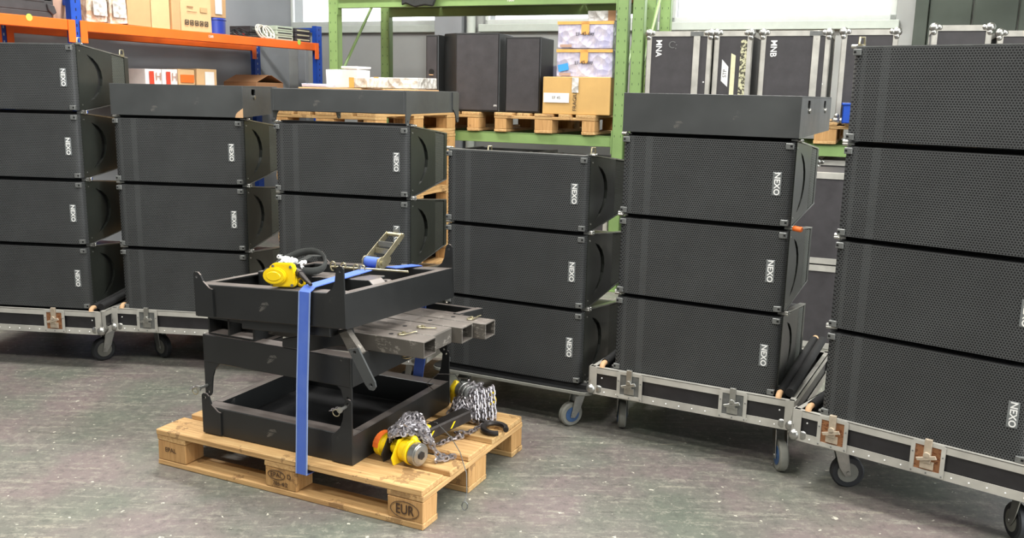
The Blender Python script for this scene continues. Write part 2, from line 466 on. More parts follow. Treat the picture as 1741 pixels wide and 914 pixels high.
# open loading gate right of the picture, daylight outside
g2 = thing('door_2', '', ''); del g2['label']; del g2['category']; g2['kind'] = 'structure'; at(g2, BW, YW)
obj('door_frame', MB().box(4.75, 4.82, -.02, .32, 0, ZT).box(6.83, 6.9, -.02, .32, 0, ZT).box(4.75, 6.9, -.02, .32, ZT - .07, ZT), 'gate_paint', g2, .004)
struct('ground', MB().box(-30, 30, 16, 60, -.12, -.02), 'floor_concrete')
# left wall (behind orange shelving), with the corner
lwm = MB().box(-13, 3.72, .90, 1.1, 0, 4.5)
at(struct('wall_left', lwm, 'wall_low'), LW, YL)
rw = struct('wall_right', MB().box(0, .25, -16, -9.4, 0, 4.5).box(0, .25, -4.6, 0, 0, 4.5).box(0, .25, -9.4, -4.6, 3.3, 4.5), 'wall_paint'); at(rw, BW, YW, 7.5, 0)
at(struct('ceiling', MB().box(-9, 8, -16, .3, 4.4, 4.6), 'ceiling_paint'), BW, YW)
at(struct('wall_front', MB().box(-9, 8, -16.2, -16, 0, 4.5), 'wall_paint'), BW, YW)
lamp0 = None
for i, (x, y) in enumerate([(-2.6, 0.6), (0.2, 0.6), (3.0, 0.6), (-2.6, 3.4), (0.2, 3.4), (3.0, 3.4), (-1.6, 6.4), (1.6, 6.2)]):
    if lamp0 is None:
        lamp0 = thing('ceiling_lamp', 'long white fluorescent lamp fixed under the ceiling', 'lamp', (x, y, 4.15), R(-23), 'ceiling lamps')
        obj('lamp_housing', MB().box(-.8, .8, -.18, .18, .02, .25), 'lamp_housing', lamp0, .01)
        obj('diffuser', MB().box(-.75, .75, -.15, .15, -.0, .02), 'lamp_diffuser', lamp0)
    else: dup(lamp0, (x, y, 4.15), R(-23), None)

# ================================================================== LINE ARRAY CABINETS
CW, CH, CP, CD = .685, .322, .334, .50
def make_cabinet():
    t = thing('loudspeaker_cabinet', '', 'speaker')
    tp = .05
    prof = [(.035, 0), (.035, CH), (CD, CH - tp), (CD, tp)]
    obj('housing', MB().prism(prof, .012, CW - .012, 'x'), 'cabinet_black', t, .003)
    gp = [(.004, .036), (.006, .018), (.014, .007), (.03, .001), (.06, -.001), (CW - .06, -.001), (CW - .03, .001), (CW - .014, .007), (CW - .006, .018), (CW - .004, .036)]
    obj('seam_bar', MB().box(.014, CW - .014, .05, .09, CH - .004, CP - .002), 'hole_black', t)
    g = obj('front_grille', MB().prism(gp, .004, CH - .004, 'z'), 'grille', t, 0, True)
    obj('badge', MB().box(CW - .073, CW - .040, -.0035, -.0005, .118, .205), 'badge_plate', g, .0006)
    text('lettering', 'NEXO', .030, 'white_print', g, (CW - .0565, -.0042, .1615), -PI / 2, bold=.0006, sx=1.02)
    def strips(s):
        x0, x1 = (CW - .012, CW) if s > 0 else (0, .012)
        def yz(y): return tp * max(0, (y - .035)) / (CD - .035)
        ye = .34
        outer = [(.035, 0.004), (.035, CH - .004), (ye, CH - yz(ye)), (ye, yz(ye))]
        cres = []
        for k in range(9):
            a = -1.2 + 2.4 * k / 8; cres.append((.045 + .20 * math.cos(a), CH / 2 + .125 * math.sin(a)))
        for k in range(7, 0, -1):
            a = -1.2 + 2.4 * k / 8; cres.append((.045 + .160 * math.cos(a), CH / 2 + .118 * math.sin(a)))
        obj('side_plate', MB().plate(outer, [cres], x0, x1, 'x'), 'side_plate', t)
        vv = [(ye + .004, yz(ye) + .004), (ye + .004, CH - yz(ye) - .004), (CD - .04, CH - yz(CD - .04) - .004), (CD - .04, yz(CD - .04) + .004)]
        obj('side_vent', MB().prism(vv, x0 + (.002 if s < 0 else 0), x1 - (.002 if s > 0 else 0), 'x'), 'vent_grille', t)
        rr = [(CD - .038, tp * .9), (CD - .038, CH - tp * .9), (CD, CH - tp), (CD, tp)]
        obj('rear_rigging_plate', MB().prism(rr, x0, x1, 'x'), 'side_plate', t)
        for zt in (0, 1):
            m = MB(); zz = (lambda y: CH - yz(y)) if zt else (lambda y: yz(y) - .006)
            m.prism([(.04, zz(.04)), (CD, zz(CD)), (CD, zz(CD) + .006), (.04, zz(.04) + .006)], x0 - (0 if s < 0 else .012), x1 + (.012 if s < 0 else 0), 'x')
            obj('rigging_bar', m, 'bright_steel' if zt else 'grey_bracket', t)
            xx = x1 + .006 if s > 0 else x0 - .006
            p = MB(); zc = CH + .002 if zt else -.002
            p.cyl((xx - .014, .05, zc), (xx + .008, .05, zc), .007, 8); p.ball((xx + .006, .062, zc), .006, 8)
            obj('rigging_pin', p, 'bright_steel', t, 0, True)
            cb = MB(); cx = CW - .034 if s > 0 else .006; z0 = CH - .03 if zt else .006
            cb.box(cx, cx + .028, -.004, .012, z0, z0 + .022)
            c = obj('corner_bracket', cb, 'grey_bracket', t, .0015)
            hx = cx + .017 if s > 0 else cx + .003
            obj('bolt_recess', MB().box(hx, hx + .008, -.0048, -.003, z0 + .008, z0 + .015), 'hole_black', c)
        sc = MB()
        for y_, z_ in ((.055, .03), (.055, CH - .03)):
            sc.cyl((x1 if s > 0 else x0 - .002, y_, z_), (x1 + .002 if s > 0 else x0, y_, z_), .0035, 8)
        obj('screw_pair', sc, 'bright_steel', t)
    strips(1); strips(-1)
    return t
def add_link(c, side=1, y=.06):
    x = CW - .004 if side > 0 else .012; H_ = CH - .05 * max(0, y - .035) / (CD - .035)
    m = MB().box(x - .008, x + .008, y - .012, y + .02, H_, H_ + .012)
    m.tube([(x - .006, y - .005, H_ + .01), (x - .006, y + .002, H_ + .035), (x + .006, y + .01, H_ + .035), (x + .006, y + .016, H_ + .01)], .004, 6)
    return obj('rigging_link', m, 'zinc', c, 0, True)

cab0 = make_cabinet()
# stack: (x, y, yaw deg, bottom z, count, where)
ST = [(-2.837, 4.554, -6.7, .314, 4, 'far left stack'),
      (-2.025, 4.556, -7.4, .300, 3, 'second stack from the left'),
      (-1.138, 4.267, -16.3, .300, 3, 'third stack from the left'),
      (-.309, 4.045, -26.0, .208, 3, 'low stack on the board dolly'),
      (.435, 3.677, -28.2, .304, 3, 'stack under the two-holed bumper'),
      (1.148, 3.168, -40.7, .304, 4, 'far right stack')]
TIER = {3: ['bottom', 'middle', 'topmost'], 4: ['bottom', 'second from bottom', 'third from bottom', 'topmost']}
first = True
CABS = {}
for si, (x, y, a, z0, n, where) in enumerate(ST):
    for k in range(n):
        lab = 'black line array loudspeaker, %s of the %s' % (TIER[n][k], where)
        loc = (x, y, z0 + .003 + k * CP)
        if first: c = cab0; c.location = loc; c.rotation_euler = (0, 0, R(a)); c['label'] = lab; first = False
        else: c = dup(cab0, loc, R(a), lab)
        c['group'] = 'line array cabinets, ' + where.split(',')[0]
        CABS[(si, k)] = c
for key in ((0, 3), (3, 2), (5, 3)):     # nothing stands on these: no seam bar, a pale front lip instead
    for q in kids(CABS[key]):
        if q.name.startswith('seam_bar'): bpy.data.objects.remove(q)
    obj('top_lip', MB().box(.012, CW - .012, .004, .036, CH - .003, CH + .0015), 'grey_bracket', CABS[key])
add_link(CABS[(0, 3)], 1); add_link(CABS[(3, 2)], 1); add_link(CABS[(3, 2)], -1, .4); add_link(CABS[(5, 3)], -1, .05); add_link(CABS[(0, 3)], 1, .44)

o = obj('orange_grip', MB().cyl((CW + .01, .03, CH * 0 - .004), (CW + .045, .02, -.006), .011, 10), 'orange_label', CABS[(4, 2)], .003, True, label='orange plastic pin grip')
# ================================================================== DOLLIES
DW, DD, DZ0, DZ1 = .855, .80, .195, .312
def caster(parent, x, y, rz, rmat='rubber_dark', R_=.062, wide=.034, top=DZ0, brake=False):
    m = MB().box(-.05, .05, -.04, .04, top - .006, top).cyl((0, 0, top - .03), (0, 0, top - .006), .028, 12)
    for s in (-1, 1):
        m.prism([(-.02, top - .03), (.03, top - .03), (.052, R_ - .012), (.03, R_ - .016), (.005, R_ + .02)], s * (wide / 2 + .004), s * (wide / 2 + .008), 'y')
    m.cyl((.04, -wide / 2 - .012, R_), (.04, wide / 2 + .012, R_), .008, 8)
    if brake: m.box(-.085, -.02, -.025, .025, top - .035, top - .027)
    c = obj('caster', m, 'bright_steel', parent, .0012); c.location = (x, y, 0); c.rotation_euler = (0, 0, rz)
    wl = MB().cyl((.04, -wide / 2, R_), (.04, wide / 2, R_), R_, 24)
    obj('wheel', wl, rmat, c, .006, True)
    obj('wheel_hub', MB().cyl((.04, -wide / 2 - .002, R_), (.04, wide / 2 + .002, R_), R_ * .62, 18), 'rubber_grey' if rmat == 'rubber_dark' else 'wheel_blue', c, 0, True)
    return c
def make_latch(parent, x, mat='aluminium', cup='grey_bracket'):
    zc = (DZ0 + DZ1) / 2; zt, zb = DZ1 + .002, DZ0 + .004
    m = MB().plate([(x - .056, zb), (x + .056, zb), (x + .056, zt - .006), (x + .05, zt), (x - .05, zt), (x - .056, zt - .006)],
                   [[(x - .042, zb + .016), (x + .042, zb + .016), (x + .042, zt - .012), (x - .042, zt - .012)]], -.0075, -.0035, 'y')
    l = obj('latch', m, mat, parent)
    obj('latch_dish', MB().box(x - .044, x + .044, -.004, -.001, zb + .014, zt - .01), cup, l)
    b = MB().box(x - .022, x + .022, -.011, -.004, zb + .022, zb + .05)
    b.box(x - .012, x + .012, -.016, -.004, zb + .045, zt + .014)
    b.cyl((x, -.022, zc + .018), (x, -.004, zc + .018), .012, 12)
    b.prism([(x - .034, zc + .004), (x - .028, zc - .006), (x + .034, zc + .012), (x + .028, zc + .024)], -.022, -.016, 'y')
    obj('butterfly_turn', b, 'old_zinc' if cup == 'rusty_steel' else 'bright_steel', l, .001)
    rv = MB()
    for dx in (-.049, 0, .049):
        rv.ball((x + dx, -.008, zb + .007), .0032, 6)
        if dx: rv.ball((x + dx, -.008, zc + .02), .0032, 6)
    obj('rivets', rv, 'grey_bracket', l, kind='stuff')
    return l
def make_dolly(label, x, y, a, latches=((.185, 'aluminium', 'grey_bracket'), (.62, 'aluminium', 'grey_bracket')), bars=True, casters=((.10, .12, .3), (.77, .10, 2.6), (.10, .7, 1.2), (.76, .68, -.6)), rmat='rubber_dark'):
    t = thing('flight_case_dolly', label, 'dolly', (x, y, 0), a, 'flight case dollies')
    obj('tray', MB().box(.006, DW - .006, .008, .014, DZ0 + .01, DZ1 - .006).box(.006, DW - .006, DD - .014, DD - .008, DZ0 + .01, DZ1 - .006)
        .box(.008, .014, .008, DD - .008, DZ0 + .01, DZ1 - .006).box(DW - .014, DW - .008, .008, DD - .008, DZ0 + .01, DZ1 - .006)
        .box(.008, DW - .008, .008, DD - .008, DZ0, DZ0 + .012), 'panel_black', t)
    obj('deck', MB().box(.05, DW - .05, .03, DD - .05, DZ0 + .012, DZ0 + .105 - (.0 if bars else .0)), 'foam_black', t)
    for nm, z0, z1 in (('bottom_edge', DZ0 - .002, DZ0 + .03), ('top_edge', DZ1 - .026, DZ1)):
        m = MB().box(.0, DW, .0, .004, z0, z1).box(0, DW, DD - .004, DD, z0, z1).box(0, .004, 0, DD, z0, z1).box(DW - .004, DW, 0, DD, z0, z1)
        if nm == 'top_edge':
            m.box(0, DW, 0, .022, z1 - .003, z1).box(0, DW, DD - .022, DD, z1 - .003, z1).box(0, .022, 0, DD, z1 - .003, z1).box(DW - .022, DW, 0, DD, z1 - .003, z1)
        obj(nm, m, 'aluminium', t)
    for cx in (0, DW):
        for cy in (0, DD):
            m = MB(); sx = 1 if cx == 0 else -1; sy = 1 if cy == 0 else -1
            def bx(a0, a1, b0, b1, c0, c1): m.box(min(a0, a1), max(a0, a1), min(b0, b1), max(b0, b1), c0, c1)
            bx(cx - .002 * sx, cx + .034 * sx, cy - .002 * sy, cy + .002 * sy, DZ0, DZ1 + .002)
            bx(cx - .002 * sx, cx + .002 * sx, cy - .002 * sy, cy + .034 * sy, DZ0, DZ1 + .002)
            c = obj('corner_brace', m, 'aluminium', t)
            b = MB().ball((cx + .008 * sx, cy + .008 * sy, DZ0 + .018), .024, 12)
            b.ball((cx + .042 * sx, cy + .004 * sy, DZ0 + .02), .02, 10, (1, .35, 1)).ball((cx + .004 * sx, cy + .042 * sy, DZ0 + .02), .02, 10, (.35, 1, 1)).ball((cx + .006 * sx, cy + .006 * sy, DZ0 + .052), .018, 10, (.5, .5, 1))
            obj('ball_corner', b, 'bright_steel', c, 0, True)
    for lx, ma, cu in latches: make_latch(t, lx, ma, cu)
    rv = MB()
    for k in range(14): rv.ball((.07 + k * .055, -.001, DZ0 + .013), .003, 6)
    rv.ball((.055, .006, DZ1 - .045), .0035, 6).ball((DW - .055, .006, DZ1 - .045), .0035, 6)
    obj('rivets', rv, 'white_print', t, kind='stuff')
    if bars:
        for sx in (0, 1):
            for k in (0, 1):
                if sx == 0 and k: continue
                xx = (.05 if sx == 0 else DW - .065 + k * .035)
                zz = DZ1 + .012 + k * .004
                o = obj('padded_bar', MB().cyl((xx, .05, zz), (xx, DD - .06, zz + .05), .018, 12), 'foam_black', t, 0, True)
                if k == 0:
                    obj('wooden_end', MB().tube([(xx, .05, zz), (xx, .034, zz + .002), (xx, .02, zz - .004), (xx, .016, zz - .02)], .012, 10), 'tan_wood', o, 0, True)
                    obj('wooden_end', MB().cyl((xx, DD - .06, zz + .05), (xx, DD - .03, zz + .052), .014, 10), 'tan_wood', o, 0, True)
    for cx, cy, rz in casters: caster(t, cx, cy, rz, rmat)
    return t
def rel(si, dx, dy):
    x, y, a = ST[si][:3]; a = R(a)
    return x + dx * math.cos(a) - dy * math.sin(a), y + dx * math.sin(a) + dy * math.cos(a), a
rl = ('aluminium', 'rusty_steel')
make_dolly('black dolly tray with aluminium edges and a rusty latch under the far left stack', *rel(0, -.095, -.03), latches=((.60, *rl), (.2, 'aluminium', 'grey_bracket')), casters=((.1, .12, 2.0), (.76, .22, -2.2), (.1, .7, 1), (.76, .7, -.6)))
make_dolly('black dolly tray with aluminium edges and clean latch under the second stack from the left', *rel(1, -.05, -.03), latches=((.2, 'aluminium', 'grey_bracket'), (.64, 'aluminium', 'grey_bracket')), casters=((.13, .22, -.5), (.76, .12, 2), (.1, .7, 1), (.76, .7, -.6)))
make_dolly('black dolly tray hidden behind the strapped frames, under the third stack from the left', *rel(2, -.085, -.03))
make_dolly('black dolly tray with clean aluminium edges under the stack right of middle', *rel(4, -.09, -.03), casters=((.105, .14, 2.0), (.79, .10, -1.1), (.1, .7, 1.2), (.76, .68, -.6)), rmat='rubber_grey')
make_dolly('black dolly tray with two rusty brown latches under the far right stack', *rel(5, -.09, -.02), latches=((.155, *rl), (.485, *rl)), casters=((.13, .14, .6), (.77, .12, 2.2), (.1, .7, 1.2), (.76, .68, -.6)))
# plain board dolly of the middle stack
x, y, a = rel(3, -.06, -.02)
t = thing('board_dolly', 'thin grey board dolly with rounded corners and blue casters under the middle stack', 'dolly', (x, y, 0), a)
r_ = .04; W_, D_ = .80, .66
oc = []
for cx, cy, a0 in ((W_ - r_, r_, -90), (W_ - r_, D_ - r_, 0), (r_, D_ - r_, 90), (r_, r_, 180)):
    for k in range(5): q = R(a0 + k * 22.5); oc.append((cx + r_ * math.cos(q), cy + r_ * math.sin(q)))
obj('board', MB().prism(oc, .172, .190), 'cabinet_black', t)
obj('edge_band', MB().prism([(p[0] * 1.006 - .002, p[1] * 1.006 - .002) for p in oc], .170, .187), 'rubber_grey', t, .003)
obj('bearer', MB().box(.06, W_ - .02, .03, .09, .190, .2085).box(.06, W_ - .02, .5, .56, .190, .2085), 'foam_black', t)
for cx, cy, rz in ((.12, .12, 1.9), (.71, .1, -2.2), (.1, .56, .4), (.7, .56, 1)): caster(t, cx, cy, rz, 'rubber_grey', .055, .032, .170, brake=True)

# ================================================================== BUMPERS ON STACKS
def box_bumper(label, si, d, patch=False, holes=((.14, .43),), h=.158):
    x, y, a = rel(si, 0, 0); zb = ST[si][3] + ST[si][4] * CP - .002
    t = thing('box_bumper', label, 'bumper frame', (x, y, zb), a)
    Wb = .695
    obj('front_plate', MB().box(0, Wb, 0, .006, .004, h), 'bumper_steel', t, .001)
    obj('top_plate', MB().box(0, Wb, .006, d, h - .006, h), 'bumper_steel', t, .001)
    outer = [(.006, .004), (.006, h - .006), (d, h - .006), (d, .018)]
    hl = []
    for yc in holes:
        hl.append([(yc - .02, h - .05), (yc + .02, h - .05), (yc + .024, h - .03), (yc + .02, h - .016), (yc - .02, h - .016), (yc - .024, h - .03)])
    obj('side_plate', MB().plate(outer, hl, Wb - .006, Wb, 'x'), 'bumper_steel', t)
    obj('side_plate', MB().plate(outer, [], 0, .006, 'x'), 'bumper_steel', t)
    obj('rear_plate', MB().box(.006, Wb - .006, d - .006, d, .02, h - .006), 'bumper_steel', t)
    for yc in holes:
        m = MB().cyl((Wb - .03, yc + .004, h - .05), (Wb + .006, yc + .008, h - .056), .010, 10)
        obj('shackle_bolt', m, 'bright_steel', t, 0, True)
    if patch: obj('cardboard_patch', MB().prism([(.655, .004), (Wb + .001, .004), (Wb + .001, .05), (.668, .03), (.66, .02)], -.003, -.001, 'y'), 'tan_wood', t, label='torn tan patch')
    return t
box_bumper('closed grey steel box bumper with one side hole on the second stack from the left', 1, .44, True, (.13,))
box_bumper('long grey steel box bumper with two side holes on the stack right of middle', 4, .64, False, (.15, .49))

def rig_frame(label, loc, rot, w_=.685, d=.70, h=.11, ear=.13, up=True, plane='front', cross=True, mat='black_steel', name='rigging_frame', inset=0, group=None, ears=None):
    """welded frame: two deep rails, side plates, four tapered ears"""
    t = thing(name, label, 'steel frame', loc, rot=rot, group=group)
    rail = .062; ear0 = ear
    for y0, y1 in ((0, rail), (d - rail, d)):
        obj('cross_rail', MB().box(.004, w_ - .004, y0, y1, 0, h), mat, t, .003)
    for x0 in (0, w_ - .006):
        obj('side_plate', MB().box(x0, x0 + .006, 0, d, 0, h), mat, t, .001)
        xi = x0 + .006 if x0 == 0 else x0 - .03
        obj('side_flange', MB().box(xi, xi + .03, rail, d - rail, h - .005, h), mat, t)
        obj('bottom_flange', MB().box(xi, xi + .03, rail, d - rail, 0, .005), mat, t)
    if cross:
        obj('middle_rail', MB().box(.03, w_ - .09, d * .42, d * .42 + .07, h - .06, h + .010), mat, t, .003)
    def ear_pts(L):
        if L < .07:      # short broad ear
            return [(0, .004), (0, h + L - .008), (.008, h + L), (.022, h + L), (.034, h + L - .010), (.045, h + .012), (.075, h - .012), (.088, h - .016), (.088, .004)]
        e = [(0, .004), (0, h + L - .012), (.006, h + L - .003), (.015, h + L), (.024, h + L - .003), (.030, h + L - .014)]
        e += [(.038, h + L * .42), (.050, h + L * .18), (.078, h - .004), (.088, h - .010), (.088, .004)]
        return e
    for s in (0, 1):
        for yy in (0, 1):
            ear = (ears or (ear0, ear0))[s]
            pts = ear_pts(ear)
            if not up: pts = [(p, h - q) for p, q in pts]
            hc = (.015, h + ear - .017) if up else (.015, -(ear - .017))
            hole = [(hc[0] + .006 * math.cos(k * PI / 3), hc[1] + .006 * math.sin(k * PI / 3)) for k in range(6)]
            if plane == 'front':
                f = (lambda p: p) if s == 0 else (lambda p: w_ - p)
                o = [(f(p), q) for p, q in pts]; hh = [(f(p), q) for p, q in hole]
                th = -.007 - inset if yy == 0 else d + inset
                m = MB().plate(o, [hh], th, th + .007, 'y')
                if inset == 0: pass
            else:
                f = (lambda p: p) if yy == 0 else (lambda p: d - p)
                o = [(f(p), q) for p, q in pts]; hh = [(f(p), q) for p, q in hole]
                th = -.006 if s == 0 else w_
                m = MB().plate(o, [hh], th, th + .006, 'x')
            obj('ear_plate', m, mat, t)
    return t
x, y, a = rel(2, 0, 0)
rig_frame('grey legged bumper frame standing on top of the third stack from the left', (x, y, ST[2][3] + 3 * CP + .045), (0, 0, a), .672, .69, .105, .05, False, 'side', False, 'bumper_steel', 'legged_bumper')

# ================================================================== PALLETS
def make_pallet(label):
    t = thing('wooden_pallet', label, 'pallet')
    def bd(nm, *b, mat='wood', j=.0015): return obj(nm, MB().box(*b, j), mat, t, .003)
    for y0, y1 in ((0, .10), (.3275, .4725), (.70, .80)):
        bd('bottom_board', 0, 1.2, y0, y1, 0, .022)
        for x0, x1 in ((0, .145), (.5275, .6725), (1.055, 1.2)):
            bd('block', x0 + .002, x1 - .002, y0 + .002, y1 - .002, .022, .100, mat='chipboard', j=.001)
    for x0, x1 in ((0, .145), (.5275, .6725), (1.055, 1.2)): bd('cross_board', x0, x1, 0, .8, .100, .122, mat='wood_y')
    for y0, y1 in ((0, .145), (.1825, .2825), (.3275, .4725), (.5175, .6175), (.655, .80)): bd('deck_board', 0 + random.uniform(-.004, .004), 1.2 + random.uniform(-.004, .004), y0, y1, .122, .144)
    return t
PY = R(-24.9)
pal = make_pallet('worn pale wooden pallet in the foreground carrying the strapped black frames')
pal.location = (-1.368, 3.30, 0); pal.rotation_euler = (0, 0, PY)
RK = frame_at((.13, 6.87), R(-22)); YR = R(-22)
def pallet_side(t0, label, z=1.16, d0=-.02):   # short side to the front
    p = dup(pal, RK(t0 + .80, d0, z), YR + PI / 2, label); return p
pallet_side(-.305, 'pallet on the green rack under the cartons and the right small speaker')
pallet_side(-1.235, 'pallet on the green rack under the leftmost upright speaker, beside the pallet pile')
pallet_side(.865, 'pallet on the green rack under the left pair of flight cases')
pallet_side(1.70, 'pallet on the green rack, its block end showing beside the blue crate')
pallet_side(2.60, 'pallet on the green rack hidden under the two rightmost flight cases')
PT0 = -1.43
for k in range(10):
    dup(pal, RK(PT0 + .80, -1.225, k * .1445), YR + PI / 2, ['tenth', 'ninth', 'eighth', 'seventh', 'sixth', 'fifth', 'fourth', 'third', 'second', 'topmost'][k] + ' pallet of the pile before the green rack')['group'] = 'pallets in the pile before the green rack'
# stamps burnt into the front blocks of the foreground pallet
def oval(cx, cz, rx, rz, parent):
    pts = [(cx + rx * math.cos(k * PI / 16), -.0012, cz + rz * math.sin(k * PI / 16)) for k in range(32)]
    return obj('burnt_oval', MB().tube(pts, .0013, 5, True), 'burnt_ink', parent)
text('burnt_stamp', 'EUR', .05, 'burnt_ink', pal, (1.127, -.0016, .060), 0, bold=.0004, sx=.8); oval(1.127, .060, .056, .030, pal)
text('burnt_stamp', 'EPAL', .026, 'burnt_ink', pal, (.583, -.0016, .074), 0, sx=.95); oval(.583, .074, .038, .017, pal)
text('burnt_stamp', 'D', .026, 'burnt_ink', pal, (.640, -.0016, .076))
text('burnt_stamp', '706-4 2', .022, 'burnt_ink', pal, (.600, -.0016, .042))
text('burnt_stamp', 'EPAL', .026, 'burnt_ink', pal, (.07, -.0016, .068))

# ================================================================== LOAD ON THE FOREGROUND PALLET
FY = R(-24.5); CZ = .616
LA = frame_at((-1.17, 3.271), FY)
frA = rig_frame('lowest black steel frame with ears up, lying on the foreground pallet', LA(0, 0, .145), (0, 0, FY), .685, .70, .110, .125, True, cross=False, group='black steel rigging frames on the pallet', ears=(.052, .135))
obj('shade_sheet', MB().box(.01, .675, .06, .64, .002, .006), 'foam_black', frA)  # dark sheet painting in the shadow inside the lowest frame
frB = rig_frame('middle black steel frame with legs down, pinned onto the lowest frame', LA(.012, .0, .430), (0, 0, FY), .668, .70, .108, .115, False, cross=False, group='black steel rigging frames on the pallet', inset=-.009, ears=(.135, .055))
frC = rig_frame('topmost black steel frame with ears up, slightly tilted, holding the yellow hoist', (-1.161, 3.227, CZ), (R(-2.1), R(-3.6), R(-26.6)), .685, .70, .122, .115, True, cross=True, group='black steel rigging frames on the pallet', ears=(.045, .095))
obj('lower_rail', MB().box(.20, .60, .015, .07, -.035, -.001), 'black_steel', frC, .002)
# open guide box under the left front of C
# channel rails inside C (bars with bevelled ends)
obj('inner_channel', MB().prism([(.36, .06), (.36, .135), (.62, .135), (.66, .10), (.66, .06)], .22, .30, 'y'), 'black_steel', frC, .002)
obj('inner_channel', MB().prism([(.10, .05), (.10, .12), (.62, .12), (.66, .09), (.66, .05)], .33, .36, 'y'), 'black_steel', frC, .002)
# stack supports: steel channels lying on B, sticking out to the right
LT = frame_at((-1.144, 3.247), FY)
def tube_thing(label, v0, v1, u0, u1, closed=False, z0=.540, z1=.600):
    t = thing('steel_channel', label, 'steel tube', LT(u0, v0, z0), FY, 'steel channels between the frames')
    L, Wd, Hh = u1 - u0, v1 - v0, z1 - z0
    if closed: obj('profile', MB().box(0, L, 0, Wd, 0, Hh), 'bare_tube', t, .004)
    else:
        m = MB(); th = .005
        m.plate([(0, 0), (Wd, 0), (Wd, Hh), (0, Hh)], [[(th, th), (Wd - th, th), (Wd - th, Hh - th), (th, Hh - th)]], 0, L, 'x')
        obj('profile', m, 'bare_tube', t, .0015)
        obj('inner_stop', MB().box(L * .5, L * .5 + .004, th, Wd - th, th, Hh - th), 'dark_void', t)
    obj('bolt_hole', MB().cyl((L - .16, Wd / 2, Hh - .0006), (L - .16, Wd / 2, Hh + .0006), .009, 14), 'hole_black', t)
    return t
ch = [tube_thing('nearest steel channel under the top frame, open end showing, ring below it', .12, .205, .10, .875),
      tube_thing('second steel channel with capped end, second from the front', .21, .35, .10, .86, True),
      tube_thing('third steel channel, open ended, between the capped and the farthest channel', .355, .44, .10, .90),
      tube_thing('farthest steel channel, open ended, sticking out the most', .447, .53, .10, .95)]
# a second small frame seen behind the channels
bf = thing('flat_bar_frame', 'flat black bar frame lying behind the channels under the top frame', 'steel frame', LT(.45, .56, .541), FY)
obj('bar', MB().box(0, .34, 0, .03, 0, .05), 'black_steel', bf, .002); obj('bar', MB().box(0, .34, .12, .14, 0, .05), 'black_steel', bf, .002)
obj('bar', MB().prism([(.30, 0), (.33, 0), (.37, .13), (.34, .13)], 0, .055), 'black_steel', bf, .002)
# spacers carrying C above the channels
for u, v in ((.06, .02), (.06, .58)):
    b = thing('spacer_block', 'dark steel spacer box between middle and top frame, %s' % ('front left with two slots' if v < .1 else 'hidden at the rear left'), 'spacer', LT(u - .06, v, .540), FY)
    bh = .072 if v < .1 else .058
    m = MB().box(0, .22, 0, .006, .060, bh).box(0, .22, .07, .076, 0, bh).box(0, .22, 0, .076, 0, .006)
    for xx in (0, .095, .212): m.box(xx, xx + .008, 0, .07, .006, bh)
    obj('slotted_box', m, 'black_steel', b)
# folding arm with hinged drop plate
arm = thing('folding_arm', 'dark steel folding arm lying over the middle frame with a drilled plate hanging down', 'steel arm', LT(.455, -.004, .541), FY)
obj('arm_bar', MB().prism([(-.10, 0), (.02, 0), (.215, .058), (.20, .108), (-.10, .03)], .010, .022, 'y'), 'black_steel', arm, .002)
obj('arm_joint', MB().prism([(.165, .094), (.20, .108), (.262, .035), (.235, .012), (.205, .03)], -.018, .008, 'y'), 'bare_tube', arm, .003)
dp = [(.212, .045), (.252, .055), (.318, -.055), (.322, -.072), (.312, -.086), (.296, -.086), (.280, -.070)]
hl = [[(cx + .007 * math.cos(k * PI / 3), cz + .007 * math.sin(k * PI / 3)) for k in range(6)] for cx, cz in ((.303, -.068), (.238, .038))]
obj('drop_plate', MB().plate(dp, hl, -.030, -.022, 'y'), 'bumper_steel', arm)

# locking pins with short chains on the legs
def lock_pin(label, loc, mirror=1):
    t = thing('locking_pin', label, 'pin', loc, FY)
    obj('shank', MB().cyl((0, -.03 * 1, 0), (0, .02, 0), .006, 10).cyl((0, -.035, 0), (0, -.028, 0), .011, 12), 'bright_steel', t, 0, True)
    pts = [(mirror * (-.008 - .03 * math.sin(k / 12 * PI)), -.034, -.002 - .028 * k / 12 * math.cos(k / 14 * 2)) for k in range(13)]
    obj('pull_ring', MB().tube([(mirror * -.014 + .014 * math.cos(k * PI / 6), -.034, -.012 + .012 * math.sin(k * PI / 6)) for k in range(12)], .002, 6, True), 'zinc', t, 0, True)
    m = MB()
    for k in range(4): m.link((mirror * (-.012 - k * .009), -.03, .004 - k * .004), (mirror * -1, 0, -.4), (0, 1, 0) if k % 2 else (0, 0, 1), .014, .009, .0018)
    obj('short_chain', m, 'chain_steel', t, kind='stuff')
    return t
lock_pin('chrome locking pin with chain in the left leg joint of the lower frames', LA(.022, -.012, .338))
lock_pin('chrome locking pin with dangling ring in the right leg joint of the lower frames', LA(.662, -.012, .362))
